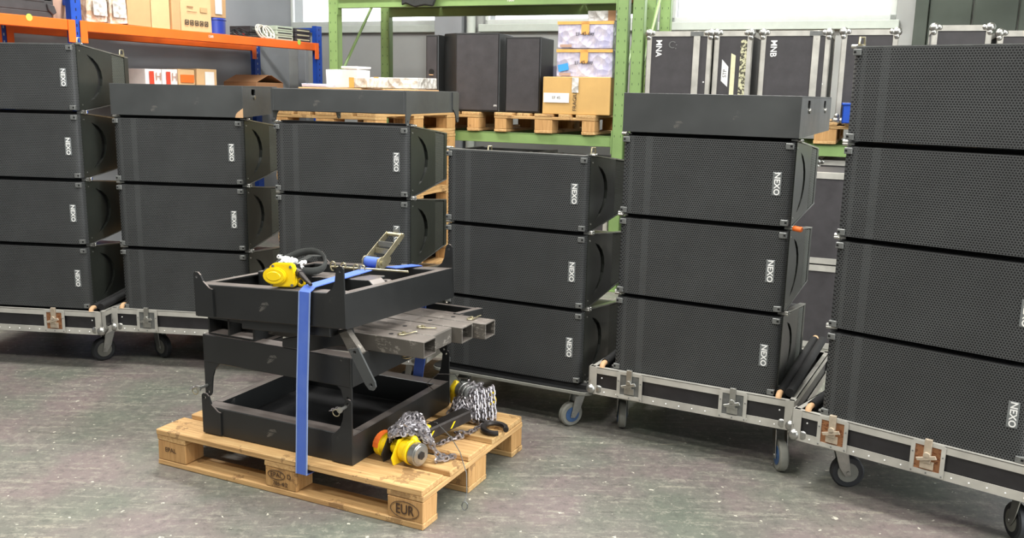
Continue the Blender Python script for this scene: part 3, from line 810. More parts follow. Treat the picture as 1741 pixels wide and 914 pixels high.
# R-clips on the channels
def rclip(label, loc, rz, s=1.0):
    t = MB(); pts = []
    for k in range(15):
        a = k / 14 * 1.75 * PI; pts.append((.016 * s * math.cos(a), .011 * s * math.sin(a), .002))
    pts += [(.03 * s, -.004 * s, .002), (.045 * s, .002, .002), (.06 * s, .0, .003)]
    t.tube([(p[0], p[1], p[2] + .003) for p in pts], .0025, 6)
    t.cyl((.006 * s, 0, -.0), (.006 * s, 0, .012), .006, 8)
    o = tag(obj('spring_clip', t, 'zinc', None, 0, True), label, 'clip', 'spring clips on the channels'); o.location = loc; o.rotation_euler = (0, 0, rz); return o
rclip('brass-coloured spring clip nearest the front on the steel channels', LT(.76, .165, .6005), .6)
rclip('brass-coloured spring clip on the capped channel, with a round head', LT(.77, .28, .6005), -.3)
rclip('brass-coloured spring clip on the farthest channel', LT(.87, .48, .6005), .9)
o = tag(obj('pull_ring', MB().tube([(.016 * math.cos(k * PI / 6), .016 * math.sin(k * PI / 6), 0) for k in range(12)], .0025, 6, True).cyl((.018, 0, 0), (.022, 0, .016), .004, 8), 'zinc', None, 0, True), 'small metal ring hanging under the nearest steel channel', 'ring'); o.location = LT(.78, .16, .524)

# ---------------- ratchet strap (one thing)
strap = thing('ratchet_strap', 'blue webbing strap with metal ratchet tying the frames to the pallet', 'strap', (0, 0, 0))
u = Vector((math.cos(FY), math.sin(FY), 0)); nv = Vector((-math.sin(FY), math.cos(FY), 0))
Mc = Matrix.Translation((-1.161, 3.227, CZ)) @ Euler((R(-2.1), R(-3.6), R(-26.6))).to_matrix().to_4x4()
def Cw(x, y, z): return Mc @ Vector((x, y, z))
bot = LA(.512, -.070, .105)
fr_top = Cw(.522, -.012, .122)
path = [bot + nv * .06 + Vector((0, 0, -.003)), bot + nv * .012, bot, bot.lerp(fr_top, .5) - nv * .004, fr_top, fr_top + nv * .012 + Vector((0, 0, .006)), ]
obj('webbing', MB().ribbon(path, u * .046, .003), 'blue_webbing', strap)
rt = Cw(.50, .42, .160)
obj('webbing', MB().ribbon([fr_top + nv * .008 + Vector((0, 0, .004)), fr_top + nv * .03 + Vector((0, 0, .014)), rt + Vector((0, 0, -.01)), rt + nv * .02], u * .048, .003), 'blue_webbing', strap)
obj('webbing', MB().ribbon([rt + nv * .12 + Vector((0, 0, -.03)), Cw(.52, .69, .128), Cw(.52, .71, .11), Cw(.52, .715, -.2), LA(.5, .74, .16)], u * .048, .003), 'blue_webbing', strap)
for s in (-1, 1):
    obj('edge_stitching', MB().ribbon([q - nv * .0012 + u * s * .0225 for q in path[2:5]], u * .004, .0036), 'webbing_edge', strap)
rr = bpy.data.objects.new('ratchet', None)
rat = MB()
# ratchet body: local x = width, y = length, z = up
for s in (-1, 1):
    rat.prism([(-.03, -.012), (.02, -.02), (.06, .0), (.065, .02), (.03, .03), (-.02, .024)], s * .034 - .0015, s * .034 + .0015, 'x')
ro = obj('ratchet', rat, 'zinc', strap); ro.matrix_local = Matrix.Translation(rt + Vector((0, 0, .006))) @ Matrix.Rotation(FY + R(-4), 4, 'Z')
hd = MB()
for s in (-1, 1): hd.ribbon([(s * .039, 0, .008), (s * .039, .06, .045), (s * .036, .14, .095)], (0, -.012, .02), .003)
hd.cyl((-.04, .14, .095), (.04, .14, .095), .008, 10).box(-.036, .036, .06, .066, .03, .05)
h1 = obj('ratchet_handle', hd, 'zinc', ro); 
obj('strap_spool', MB().cyl((-.032, 0, .006), (.032, 0, .006), .020, 18), 'blue_webbing', ro, 0, True)
obj('ratchet_wheel', MB().cyl((-.040, 0, .006), (-.034, 0, .006), .022, 16).cyl((.034, 0, .006), (.040, 0, .006), .022, 16).cyl((-.046, 0, .006), (.046, 0, .006), .009, 12), 'zinc', ro)
obj('release_bar', MB().box(-.033, .033, .075, .081, .055, .075).box(-.012, .012, .145, .15, .1, .115), 'bright_steel', ro)

# ---------------- yellow lever hoist on the top frame
hy = thing('lever_hoist', 'yellow lever chain hoist lying on the topmost black frame', 'hoist', (0, 0, 0))
hy.matrix_world = Mc @ Matrix.Translation((.385, .055, .125)) @ Matrix.Rotation(R(8), 4, 'Z')
hy.location = (Mc @ Vector((.395, .045, .124))); hy.rotation_euler = (R(-2.1), R(-3.6), R(-20))
pl = [(-.045, .0), (.045, .0), (.055, .012), (.055, .07), (.045, .085), (-.03, .085), (-.05, .07), (-.052, .015)]
obj('housing', MB().prism([(p, q + .004) for p, q in pl], -.032, -.012, 'y'), 'yellow_paint', hy, .004, True, 2)
pts = [(-.022 + .048 * math.cos(k * PI / 10), .044 + .031 * math.sin(k * PI / 10)) for k in range(20)]
cv = obj('cover', MB().prism(pts, -.044, -.030, 'y'), 'yellow_paint', hy, .005, True, 2)
pts = [(-.022 + .03 * math.cos(k * PI / 10), .044 + .017 * math.sin(k * PI / 10)) for k in range(20)]
obj('raised_oval', MB().prism(pts, -.047, -.043, 'y'), 'yellow_paint', cv, .002, True)
bl = MB()
for p, q in ((-.038, .012), (.044, .012), (.042, .076), (-.03, .078)): bl.cyl((p, -.036, q), (p, -.031, q), .005, 8)
obj('bolts', bl, 'grey_bracket', hy)
obj('gear_body', MB().cyl((0, -.012, .044), (0, .05, .044), .036, 18).box(-.04, .04, -.012, .03, .005, .08), 'dark_iron', hy, 0, True)
obj('lever', MB().cyl((.045, -.005, .058), (.075, -.02, .05), .014, 10).cyl((.07, -.018, .052), (.135, -.055, .02), .012, 12, .006), 'dark_iron', hy, 0, True)
obj('hook_eye', MB().tube([(.06 + .014 * math.cos(k * PI / 6), .0, .02 + .014 * math.sin(k * PI / 6)) for k in range(12)], .005, 6, True), 'yellow_paint', hy, 0, True)
def chain_path(pts, L=.018, step=.0125, W=.011, r=.0026, jit=.15):
    """chain links strung along a polyline"""
    m = MB(); P = [Vector(p) for p in pts]; acc = 0; k = 0
    for a, b in zip(P, P[1:]):
        d = b - a; ln = d.length
        if ln < 1e-6: continue
        d.normalize(); s = -acc
        s = step - acc if acc else 0
        while s < ln:
            nrm = Vector((0, 0, 1)) if k % 2 else d.cross(Vector((0, 0, 1)))
            nrm = nrm + Vector([random.uniform(-jit, jit) for _ in range(3)])
            m.link(a + d * s, d, nrm, L, W, r); k += 1; s += step
        acc = ln - (s - step)
    return m
# chain heap behind the hoist inside a black sling
ring = thing('round_sling', 'black webbing sling coiled in a loop around a little chain on the top frame', 'sling', Mc @ Vector((.29, .24, .132)), R(-22))
obj('band', MB().tube([(.10 * math.cos(k * PI / 12), .085 * math.sin(k * PI / 12), .05 + .02 * math.sin(k * PI / 12) - .012 * math.cos(k * PI / 6)) for k in range(24)], .01, 8, True, (.007, .014)), 'black_cloth', ring, 0, True)
obj('band', MB().ribbon([(-.10, -.03, .002), (-.05, -.06, .03), (.0, -.03, .05), (.03, .03, .075), (.05, .075, .07)], (.03, -.014, 0), .004), 'black_cloth', ring)
obj('loose_end', MB().prism([(-.125, -.07), (-.03, -.075), (-.045, -.02), (-.10, .0)], 0, .03), 'black_cloth', ring, .01, True)
hp = []
for k in range(60):
    a = k * 1.9; r0 = .012 + .018 * random.random(); hp.append((-.025 + r0 * math.cos(a) * 1.3, -.035 + r0 * math.sin(a), .03 + .0006 * k + .01 * random.random()))
o = tag(obj('load_chain', chain_path(hp, .016, .012), 'white_print', None), 'little heap of pale chain inside the coiled black sling', 'chain'); o.location = ring.location; o.rotation_euler = (0, 0, R(-22))
hp = [(.05 + .01 * math.sin(k), -.065 + .004 * k * math.cos(k), .045 + .003 * k) for k in range(9)]
o2 = obj('chain_tail', chain_path(hp, .016, .012), 'white_print', o)
# hooks and rod behind
rod = thing('hook_rod', 'thin rod with spring hooks lying across the topmost frame', 'rod', Mc @ Vector((.34, .36, .155)), R(-27))
obj('rod', MB().cyl((0, 0, 0), (.34, .03, .012), .004, 8), 'zinc', rod, 0, True)
for xx in (.02, .07, .13, .16):
    pts = [(xx + .012 * math.cos(a), -.01, .006 + .018 * math.sin(a)) for a in [k * PI / 7 for k in range(12)]]
    obj('spring_hook', MB().tube(pts, .003, 6), 'zinc', rod, 0, True)

# ---------------- lever hoist heap on the pallet
PL = frame_at((-1.368, 3.30), PY)
h2 = thing('lever_hoist', 'large yellow lever chain hoist lying on the right boards of the pallet', 'hoist', (-.395, 3.055, .145), R(52))
# local x runs away towards the pallet's rear right; y across
obj('brake_cover', MB().prism([(.05 * math.cos(k * PI / 9), .047 + .046 * math.sin(k * PI / 9)) for k in range(18)], .0, .055, 'y'), 'yellow_paint', h2, .016, True, 3).location = (-.01, .030, .0)
bp = [(.0515 * math.cos(R(q)), .047 + .0475 * math.sin(R(q))) for q in range(40, 181, 20)] + [(.049 * math.cos(R(q)), .047 + .045 * math.sin(R(q))) for q in range(180, 39, -20)]
ob = obj('warning_band', MB().prism(bp, .016, .042, 'y'), 'orange_label', h2); ob.location = (-.01, .030, .0)
for yy in (.02, -.03):
    obj('side_frame', MB().prism([(-.055, 0), (.06, 0), (.075, .03), (.05, .085), (-.03, .09), (-.065, .03)], yy, yy + .006, 'y'), 'dark_iron' if yy > 0 else 'yellow_paint', h2, .002)
obj('gear_drum', MB().cyl((0, -.03, .045), (0, -.06, .045), .040, 20).cyl((0, .02, .045), (0, -.03, .045), .026, 14), 'yellow_paint', h2, .003, True)
obj('ratchet_flange', MB().cyl((0, -.062, .046), (0, -.078, .046), .046, 20).ball((.01, -.068, .088), .016, 10), 'yellow_paint', h2, .003, True)
obj('hand_wheel', MB().cyl((0, -.08, .044), (0, -.108, .044), .041, 24).cyl((0, -.106, .044), (0, -.112, .044), .036, 24), 'bright_steel', h2, .002, True)
obj('wheel_nut', MB().cyl((0, -.11, .044), (0, -.116, .044), .016, 6), 'dark_iron', h2)
lv = obj('lever', MB().box(.05, .36, -.026, .026, .03, .075), 'dark_iron', h2, .006); lv.rotation_euler = (0, R(-4), R(-3))
for xx in (.13, .24): obj('yellow_mark', MB().prism([(xx, .04), (xx + .008, .04), (xx + .028, .062), (xx + .020, .062)], -.0275, -.0262, 'y'), 'yellow_paint', lv)
obj('yellow_clip', MB().box(.10, .15, -.02, .02, .075, .085), 'yellow_paint', lv, .003)
obj('lever_plate', MB().box(.04, .12, -.022, .022, .076, .082), 'grey_bracket', lv, .002)
def heap(cx, cy, rx, ry, zt, n, rot=0, z0=.010):
    P = []; a = random.random() * 6
    for k in range(n):
        a += random.uniform(.5, 1.3); f = random.random() ** .6
        x, y = cx + rx * f * math.cos(a), cy + ry * f * math.sin(a)
        P.append((x, y, z0 + zt * (1 - f ** 2) * (.45 + .55 * random.random())))
    return P
o = tag(obj('load_chain', chain_path([(x_ + .0, y_ + .0, z_ + (.085 if abs(y_ + .02) < .05 and x_ < .09 else .02)) for x_, y_, z_ in heap(.06, -.01, .115, .06, .07, 72)] + [(.02, -.06, .12), (.05, -.10, .08), (.07, -.125, .03), (.09, -.14, .008), (.13, -.15, .008), (.10, -.12, .010), (.06, -.13, .010), (.10, -.15, .012)], .026, .019, .0175, .0038), 'chain_steel', None),
        'tangled steel chain heaped over the large yellow hoist', 'chain'); o.location = h2.location; o.rotation_euler = h2.rotation_euler
o.location.z += .002
# second hoist, farther
h3 = thing('lever_hoist', 'second yellow hoist with grey drum buried in chain at the rear right of the pallet', 'hoist', (-.155, 3.50, .145), R(35))
obj('gear_drum', MB().cyl((-.02, -.035, .11), (-.02, .045, .11), .036, 20), 'grey_bracket', h3, .003, True)
obj('coil_ring', MB().tube([(-.02 + .038 * math.cos(k * PI / 8), -.02, .11 + .038 * math.sin(k * PI / 8)) for k in range(16)], .004, 6, True).tube([(-.02 + .038 * math.cos(k * PI / 8), .005, .11 + .038 * math.sin(k * PI / 8)) for k in range(16)], .004, 6, True), 'bright_steel', h3, 0, True)
obj('side_cover', MB().prism([(-.06, .05), (-.02, .04), (.0, .08), (-.01, .13), (-.04, .15), (-.065, .12)], .04, .07, 'y'), 'yellow_paint', h3, .006, True)
obj('hook_latch', MB().prism([(.055, .05), (.085, .04), (.095, .07), (.075, .115), (.055, .08)], -.05, -.035, 'y'), 'yellow_paint', h3, .004, True)
obj('body_plate', MB().box(-.05, .05, -.03, .04, .0, .08), 'dark_iron', h3, .006)
o = tag(obj('load_chain', chain_path(heap(0, -.01, .11, .08, .15, 95), .026, .019, .0175, .0038), 'chain_steel', None), 'tangled steel chain heaped over the rear hoist on the pallet', 'chain'); o.location = h3.location; o.location.z += .002; o.rotation_euler = h3.rotation_euler
hang = MB()
for dx, dy in ((-.03, -.085), (.0, -.09), (.035, -.085), (.06, -.07)):
    z = .13; k = 0
    while z > .012:
        hang.link((dx, dy - (.1 - z) * .15, z), (0, -.15, -1), (1, 0, 0) if k % 2 else (0, 1, 0), .026, .0175, .0038); z -= .019; k += 1
obj('chain_fall', hang, 'chain_steel', o, kind='stuff')
hk = thing('load_hook', 'black round load hook lying at the rear right corner of the pallet', 'hook', (-.055, 3.34, .160), .5)
obj('hook_body', MB().tube([(.045 * math.cos(a) * 1.0, .045 * math.sin(a), .004 * math.sin(a)) for a in [R(q) for q in range(-40, 275, 15)]], .011, 8), 'dark_iron', hk, 0, True)
obj('hook_shank', MB().cyl((-.0, .045, 0), (-.03, .10, .01), .010, 10).tube([(-.035 + .014 * math.cos(k * PI / 5), .11 + .014 * math.sin(k * PI / 5), .012) for k in range(10)], .005, 6, True), 'dark_iron', hk, 0, True)
o = tag(obj('load_chain', chain_path([(-.26, 3.19, .152), (-.22, 3.24, .153), (-.18, 3.26, .152), (-.20, 3.30, .153), (-.15, 3.31, .153), (-.12, 3.36, .153), (-.08, 3.42, .154), (-.06, 3.44, .156)], .026, .019, .0175, .0038), 'chain_steel', None), 'short run of steel chain between the two hoists on the pallet', 'chain')
wire = [(-.33, 3.25, .22), (-.27, 3.19, .235), (-.21, 3.13, .20), (-.175, 3.09, .16), (-.155, 3.0, .147), (-.145, 2.965, .135), (-.142, 2.945, .07), (-.148, 2.93, .045)]
mw = MB().tube(wire, .0017, 5); c0 = wire[-1]
mw.tube([(c0[0] + .010 * math.sin(a), c0[1], c0[2] - .016 + .016 * math.cos(a)) for a in [k * PI / 6 for k in range(12)]], .0022, 5, True)
tag(obj('wire_cable', mw, 'grey_bracket', None, 0, True), 'thin steel wire with an end loop hanging over the pallet side', 'wire')
tag(obj('wire_cable', MB().tube([(-.30, 3.47, .26), (-.33, 3.42, .31), (-.29, 3.44, .345), (-.22, 3.47, .335), (-.18, 3.49, .27)], .0016, 5), 'dark_iron', None, 0, True), 'thin dark wire arching above the rear hoist', 'wire')

# ================================================================== GREEN PALLET RACK
rack = thing('pallet_rack', 'tall green pallet rack with loaded beams along the window wall', 'rack', RK(0, 0, 0), YR)
def upright(t, d):
    m = MB(); hw = .042
    m.box(t - hw, t + hw, d, d + .006, 0, 3.6).box(t - hw, t - hw + .005, d, d + .07, 0, 3.6).box(t + hw - .005, t + hw, d, d + .07, 0, 3.6)
    o = obj('upright', m, 'green_paint', rack, .001)
    hm = MB()
    for k in range(20):
        for s in (-1, 1): hm.box(t + s * .024 - .0025, t + s * .024 + .0025, d - .0006, d + .001, 1.15 + k * .075, 1.165 + k * .075)
    obj('slots', hm, 'green_dark', o, kind='stuff')
    obj('foot_plate', MB().box(t - .06, t + .06, d - .02, d + .09, 0, .008), 'green_paint', o)
for t_ in (-1.752, .667, .782, 3.55):
    for d_ in (0, .83): upright(t_, d_)
    for k, (z0, z1) in enumerate(((.3, 1.1), (1.1, 1.5), (1.5, 2.45), (2.45, 3.3))):
        obj('diagonal_brace', MB().cyl((t_, .04, z0 if k % 2 == 0 else z1), (t_, .86, z1 if k % 2 == 0 else z0), .012, 6), 'green_paint', rack)
for a_, b_ in ((-1.708, .622), (.826, 3.506)):
    for d_ in (.005, .83):
        for z_ in (1.078, 2.095 if a_ < 0 else 2.62):
            b = obj('beam', MB().box(a_, b_, d_, d_ + .045, z_, z_ + .080).box(a_, b_, d_ + .0, d_ + .05, z_ + .066, z_ + .080), 'green_paint', rack, .002)
            for q_ in (a_, b_): obj('beam_connector', MB().box(q_ - .004, q_ + .004, d_ - .008, d_ + .05, z_ - .05, z_ + .12), 'green_paint', b)
for k, (a_, b_) in enumerate([(-1.70, -1.2), (-1.19, -.45), (-.44, .1), (.12, .615)]):
    obj('shelf_board', MB().box(a_, b_, -.02, .9, 2.176, 2.198), 'wood', rack, .002)
text('load_label', '1000', .03, 'white_print', rack, (-.20, .0035, 2.13))
cl = tag(obj('black_cloth', MB().prism([(-1.10, 2.30), (-1.10, 2.10), (-1.06, 2.115), (-.98, 2.085), (-.90, 2.10), (-.82, 2.09), (-.80, 2.14), (-.76, 2.30)], -.045, -.025, 'y').prism([(-1.10, 2.199), (-1.10, 2.30), (-.76, 2.30), (-.76, 2.199)], -.045, .5, 'y'), 'black_cloth', None, .012, True), 'crumpled black cloth bundle hanging over the top green beam', 'cloth'); at(cl, RK, YR)
bx = tag(obj('cardboard_box', MB().box(-.62, -.1, .0, .5, 2.199, 2.55), 'carton', None, .004), 'carton on the top level of the green rack, only its base in view', 'box'); at(bx, RK, YR)

# ---- PA speakers on the rack
def pa_speaker(label, pts, z1, jack=None, badge=None):
    t = thing('upright_speaker', label, 'speaker', RK(0, 0, 1.3045), YR, 'upright speakers on the green rack')
    hgt = z1 - 1.3045
    obj('enclosure', MB().prism(pts, 0, hgt), 'cabinet_black', t, .006)
    (ax, ay), (bx_, by) = pts[1], pts[2]
    e = Vector((bx_ - ax, by - ay)); ln = e.length; e.normalize(); nn = Vector((e.y, -e.x))
    q = [Vector(pts[1]) + e * .012 + nn * .001, Vector(pts[2]) - e * .012 + nn * .001, Vector(pts[2]) - e * .012 + nn * .006, Vector(pts[1]) + e * .012 + nn * .006]
    obj('front_grille', MB().prism([tuple(v) for v in q], .015, hgt - .015), 'case_black', t)
    if badge:
        o = text('badge', 'E', .035, 'white_print', t, (badge[0], badge[1], badge[2]), -PI / 2)
    if jack:
        obj('socket_plate', MB().cyl((jack[0], jack[1], jack[2]), (jack[0], jack[1] - .004, jack[2]), .022, 16), 'dark_void', t)
        obj('socket_rim', MB().box(jack[0] - .018, jack[0] + .018, jack[1] - .008, jack[1] - .004, jack[2] - .028, jack[2] - .022), 'tan_wood', t)
    return t
pa_speaker('narrow end of a black upright speaker with round socket, leftmost of three', [(-.935, .35), (-.925, .04), (-.815, .04), (-.815, .35)], 1.885, jack=(-.872, .034, .30))
pa_speaker('wide black upright speaker with angled left side, middle of three', [(-.805, .12), (-.655, .02), (-.285, .02), (-.33, .40), (-.74, .42)], 1.897, badge=(-.315, .012, .05))
pa_speaker('black upright speaker with bluish front, rightmost of three', [(-.262, .10), (-.25, .055), (.035, .055), (.02, .38), (-.24, .38)], 1.868)

# ---- generic cartons
def carton(label, fr, yaw, t0, t1, d0, d1, z0, z1, mat='carton', rot=0, tape=None, group=None, flaps=None, name='cardboard_box', j=.004):
    o = thing(name, label, 'box', fr((t0 + t1) / 2, d0, z0), yaw + rot, group)
    w_, h_, dd = t1 - t0, z1 - z0, d1 - d0
    obj('carton_body', MB().box(-w_ / 2, w_ / 2, 0, dd, 0, h_, j), mat, o, .004)
    if tape:
        for (x0, x1, za, zb) in tape.get('front', []): obj('tape', MB().box(x0, x1, -.0065, -.0045, za, zb), tape['mat'], o)
        if tape.get('top'): x0, x1 = tape['top']; obj('tape', MB().box(x0, x1, 0, dd, h_ + .003, h_ + .0045), tape['mat'], o)
    if flaps:
        for s in (-1, 1):
            f = obj('flap', MB().box(0, w_ * .48, 0, dd * .98, 0, .003), mat, o); f.location = (s * w_ / 2, 0, h_)
            f.rotation_euler = (0, (R(180 - flaps) if s > 0 else 0) + (R(-flaps) if s < 0 else 0), 0)
            if s > 0: f.rotation_euler = (0, R(180 + flaps), 0)
    return o
def patch(parent, x0, x1, z0, z1, mat, y=-.0062, name='label_sheet'): return obj(name, MB().box(x0, x1, y - .0012, y, z0, z1), mat, parent)
b = carton('large brown carton with white label, base of the carton pile on the green rack', RK, YR, .075, .60, .0, .38, 1.3045, 1.575, 'carton_yellow', group='cartons piled on the green rack')
patch(b, -.25, -.05, .085, .155, 'white_carton'); text('lettering', 'EF 45', .03, 'grey_bracket', b, (-.15, -.0082, .12))
text('lettering', 'FRAGILE', .04, 'ink_black', b, (-.005, -.0066, .10), PI / 2); patch(b, -.03, .02, .16, .27, 'silver_film', name='tape')
for i, (z0, z1, nm) in enumerate(((1.577, 1.777, 'white printed carton with orange tape and a blue label, middle of the carton pile'), (1.781, 1.975, 'white printed carton with orange tape, above the blue-labelled one'))):
    b = carton(nm, RK, YR, .168 + i * .004, .598, .03, .36, z0, z1, 'printed_film', tape=dict(mat='tape_orange', front=[(-.215, .215, (z1 - z0) - .022, (z1 - z0)), (-.03, .03, .10, (z1 - z0))]), group='cartons piled on the green rack')
    text('lettering', 'EF-45 day', .036, 'ink_black', b, (-.0, -.0085, .105), R(3))
    patch(b, -.19, -.10, .01, .03, 'carton_pink')
    if i == 0: o = patch(b, -.18, -.10, .075, .125, 'blue_label', -.0068); o.rotation_euler = (0, R(-12), 0)
b = carton('small silver film pack with brown end, topmost of the carton pile', RK, YR, .39, .60, .06, .30, 1.977, 2.05, 'silver_film', group='cartons piled on the green rack', name='film_pack'); patch(b, .05, .105, 0, .073, 'carton_dark')
b = carton('pale lilac carton peeping out behind the carton pile, beside the speakers', RK, YR, -.0, .16, .42, .62, 1.3045, 1.67, 'lilac_paper', group='cartons piled on the green rack'); patch(b, .02, .06, .27, .30, 'ink_black', name='print_mark')

# ---- flight cases on the rack
def flight_case(label, t0, t1, z1, seam=None, d=.5, word=None, balls=True):
    z0 = 1.3045
    o = thing('flight_case', label, 'flight case', RK(t0, .0, z0), YR, 'flight cases on the green rack')
    w_, h_ = t1 - t0, z1 - z0
    obj('case_panel', MB().box(.006, w_ - .006, .006, d - .006, .006, h_ - .006), 'case_black', o)
    m = MB(); e = .034
    for xa, xb in ((0, e), (w_ - e, w_)):
        m.box(xa, xb, 0, .006, 0, h_).box(xa, xb, d - .006, d, 0, h_)
        xs = (0, .006) if xa == 0 else (w_ - .006, w_)
        m.box(*xs, 0, e, 0, h_).box(*xs, d - e, d, 0, h_)
    for za, zb in ((0, e), (h_ - e, h_)):
        m.box(0, w_, -.001, .006, za, zb).box(0, .005, 0, d, za, zb).box(w_ - .005, w_, 0, d, za, zb)
    m.box(0, w_, 0, e, h_ - .004, h_ + .001).box(0, e, 0, d, h_ - .004, h_ + .001).box(w_ - e, w_, 0, d, h_ - .004, h_ + .001)
    obj('edge_profile', m, 'aluminium', o)
    if seam: obj('lid_profile', MB().box(seam - .022, seam + .022, -.003, .006, 0, h_), 'aluminium', o, .001)
    if seam: obj('latch_plate', MB().box(seam - .045, seam + .045, -.004, .0, h_ - .032, h_ - .002), 'grey_bracket', o)
    for xc in (.012, w_ - .012):
        for zc in (.012, h_ - .012):
            b = MB().ball((xc, .008, zc), .03, 12, (1, .7, 1)); sx = 1 if xc < .1 else -1; sz = 1 if zc < .1 else -1
            b.ball((xc + sx * .03, .0, zc), .018, 8, (1, .5, 1)).ball((xc, .0, zc + sz * .03), .018, 8, (1, .5, 1))
            obj('ball_corner', b, 'bright_steel', o, 0, True)
    if seam: obj('screw', MB().ball((seam + .06, .004, h_ * .42), .006, 6), 'white_print', o)
    if word: text('lettering', word, .058, 'white_print', o, (.085, .003, h_ - .115), -PI / 2, bold=.001, sx=.9)
    return o
c1 = flight_case('black flight case lettered MNA, leftmost on the green rack', .853, 1.312, 1.898, .352, word='MNA')
text('scrawl', 'C:', .07, 'grey_bracket', c1, (.185, .003, .50), -.2)
c2 = flight_case('narrow black flight case with white label and marbled tape', 1.326, 1.583, 1.898)
for (a_, b_, z0, z1, mt, sh) in ((.060, .105, .24, .385, 'white_print', .02), (.120, .150, .13, .44, 'cream_tape', .006), (.180, .222, .02, .535, 'marbled_tape', 0)):
    obj('tape_strip', MB().prism([(a_, z0 + sh), (b_, z0 - sh), (b_, z1 - sh * 1.5), (a_, z1 + sh)], .0035, .0055, 'y'), mt, c2)
text('lettering', 'STP', .035, 'ink_black', c2, (.083, .0028, .31), PI / 2)
c3 = flight_case('black flight case lettered MNB, right of the narrow labelled case', 1.637, 2.085, 1.898, .358, word='MNB')
c4 = flight_case('plain black flight case standing directly behind the far right stack', 2.150, 2.495, 1.902)
c5 = flight_case('black flight case whose raised top edge shows above the far right stack', 2.685, 3.025, 1.925)
c6 = flight_case('black flight case at the right picture edge above the far right stack', 3.056, 3.46, 1.890)
def floor_case(label, t0, t1, d0, z0, z1):
    n = len([1 for o in bpy.data.objects if o.name.startswith('flight_case')])
    c = flight_case(label, t0, t1, z1 - z0 + 1.3045, None, .6); c.location = RK(t0, d0, z0); c['group'] = 'flight cases on the floor under the rack'; return c
floor_case('large black flight case added to darken the floor under the left rack bay, left one', -1.65, -.75, .06, .003, .98)  # three cases added to darken the space below the left beams
floor_case('large black flight case added to darken the floor under the left rack bay, middle one', -.72, -.02, .06, .003, 1.0)
floor_case('large black flight case added to darken the floor under the left rack bay, right one', .0, .60, .06, .003, .98)
floor_case('lower flight case on the floor in the gap beside the far right stack', 1.45, 2.6, -.95, .003, .50)
floor_case('upper flight case in the gap beside the far right stack', 1.45, 2.6, -.95, .510, 1.04)
floor_case('lower flight case hidden behind the far right stack', 2.05, 3.3, .06, .003, .62)
floor_case('upper flight case hidden behind the far right stack', 2.05, 3.3, .06, .630, 1.05)
cr = thing('blue_crate', 'blue plastic crate edge between a flight case and the far right stack', 'crate', RK(2.20, -.12, 1.3045), YR)
obj('crate_wall', MB().box(0, .006, 0, .1, 0, .13).box(.2, .206, 0, .1, 0, .13).box(0, .206, 0, .006, 0, .13).box(0, .206, .094, .1, 0, .13).box(0, .206, 0, .1, 0, .006), 'blue_paint', cr); obj('crate_rim', MB().box(-.008, .214, -.008, 0, .115, .13).box(-.008, 0, -.008, .1, .115, .13), 'blue_paint', cr, .002)

# ---- goods on the pallet pile
ZP = 10 * .1445 + .001
def PB(label, t0, t1, d0, d1, z0, z1, mat, **k): return carton(label, RK, YR, t0, t1, d0, d1, ZP + z0, ZP + z1, mat, **k)
b = PB('thin orange-brown board on the left of the pallet pile', -1.395, -.885, -1.0, -.67, 0, .016, 'carton', name='thin_board', j=.001); b['category'] = 'board'
b = PB('second thin orange-brown board on the right of the pallet pile', -1.044, -.635, -.65, -.3, 0, .016, 'carton', name='thin_board', j=.001); b['category'] = 'board'
PB('flat lilac-white pack on the left end of the pallet pile', -1.375, -1.17, -.985, -.87, .018, .042, 'lilac_paper', name='flat_pack')
PB('white carton with folded lid standing on the pallet pile', -1.26, -1.0, -.85, -.68, .018, .145, 'white_carton')
PB('small white lid on the white carton of the pallet pile', -1.13, -.99, -.86, -.68, .150, .168, 'white_carton', name='carton_lid')
PB('short silver-white pack with tan tape, left of its twin on the pallet pile', -.985, -.835, -.985, -.70, .0185, .088, 'silver_film', name='long_pack', tape=dict(mat='tape_orange', front=[(-.07, -.03, 0, .07)]))
PB('long silver-white pack with tan tape, right end of the pallet pile', -1.03, -.64, -.63, -.33, .0185, .10, 'silver_film', name='long_pack', tape=dict(mat='tape_orange', front=[(-.16, -.12, 0, .0815)]))
# ================================================================== ORANGE / BLUE SHELVING
sh = thing('orange_shelving', 'orange and blue boltless shelving unit along the left wall', 'shelving', LW(0, 0, 0), YL)
def blue_post(t, d, z1=2.06):
    o = obj('post', MB().box(t - .045, t + .045, d, d + .005, 0, z1).box(t - .045, t - .04, d, d + .05, 0, z1).box(t + .04, t + .045, d, d + .05, 0, z1), 'blue_paint', sh, .001)
    m = MB()
    for k in range(14): m.box(t - .004, t + .004, d - .0006, d + .0005, 1.3 + k * .055, 1.32 + k * .055)
    obj('slots', m, 'sill_paint' if d > .1 else 'dark_void', o, kind='stuff')
for t_ in (-2.7, .12, 2.94):
    for d_ in (0, .78): blue_post(t_, d_)
    obj('end_tie', MB().box(t_ - .01, t_ + .01, .05, .78, 2.0, 2.045), 'blue_paint', sh)
    obj('end_tie', MB().box(t_ - .01, t_ + .01, .05, .78, 1.0, 1.045), 'blue_paint', sh)
for a_, b_ in ((-2.65, .07), (.17, 2.89)):
    for d_ in (-.004, .78):
        b = obj('beam', MB().box(a_, b_, d_, d_ + .05, 1.822, 1.896), 'orange_paint', sh, .004)
        for q_ in (a_, b_): obj('beam_connector', MB().box(q_ - .03, q_ + .03, d_ - .008, d_ + .0, 1.74, 1.896), 'orange_paint', b, .002)
        obj('beam', MB().box(a_, b_, d_, d_ + .05, 1.30, 1.37), 'orange_paint', sh, .004)
    obj('shelf_panel', MB().box(a_, b_, .048, .70, 1.872, 1.892), 'carton_dark', sh)
    obj('shelf_panel', MB().box(a_, b_, .048, .70, 1.352, 1.372), 'carton_dark', sh)
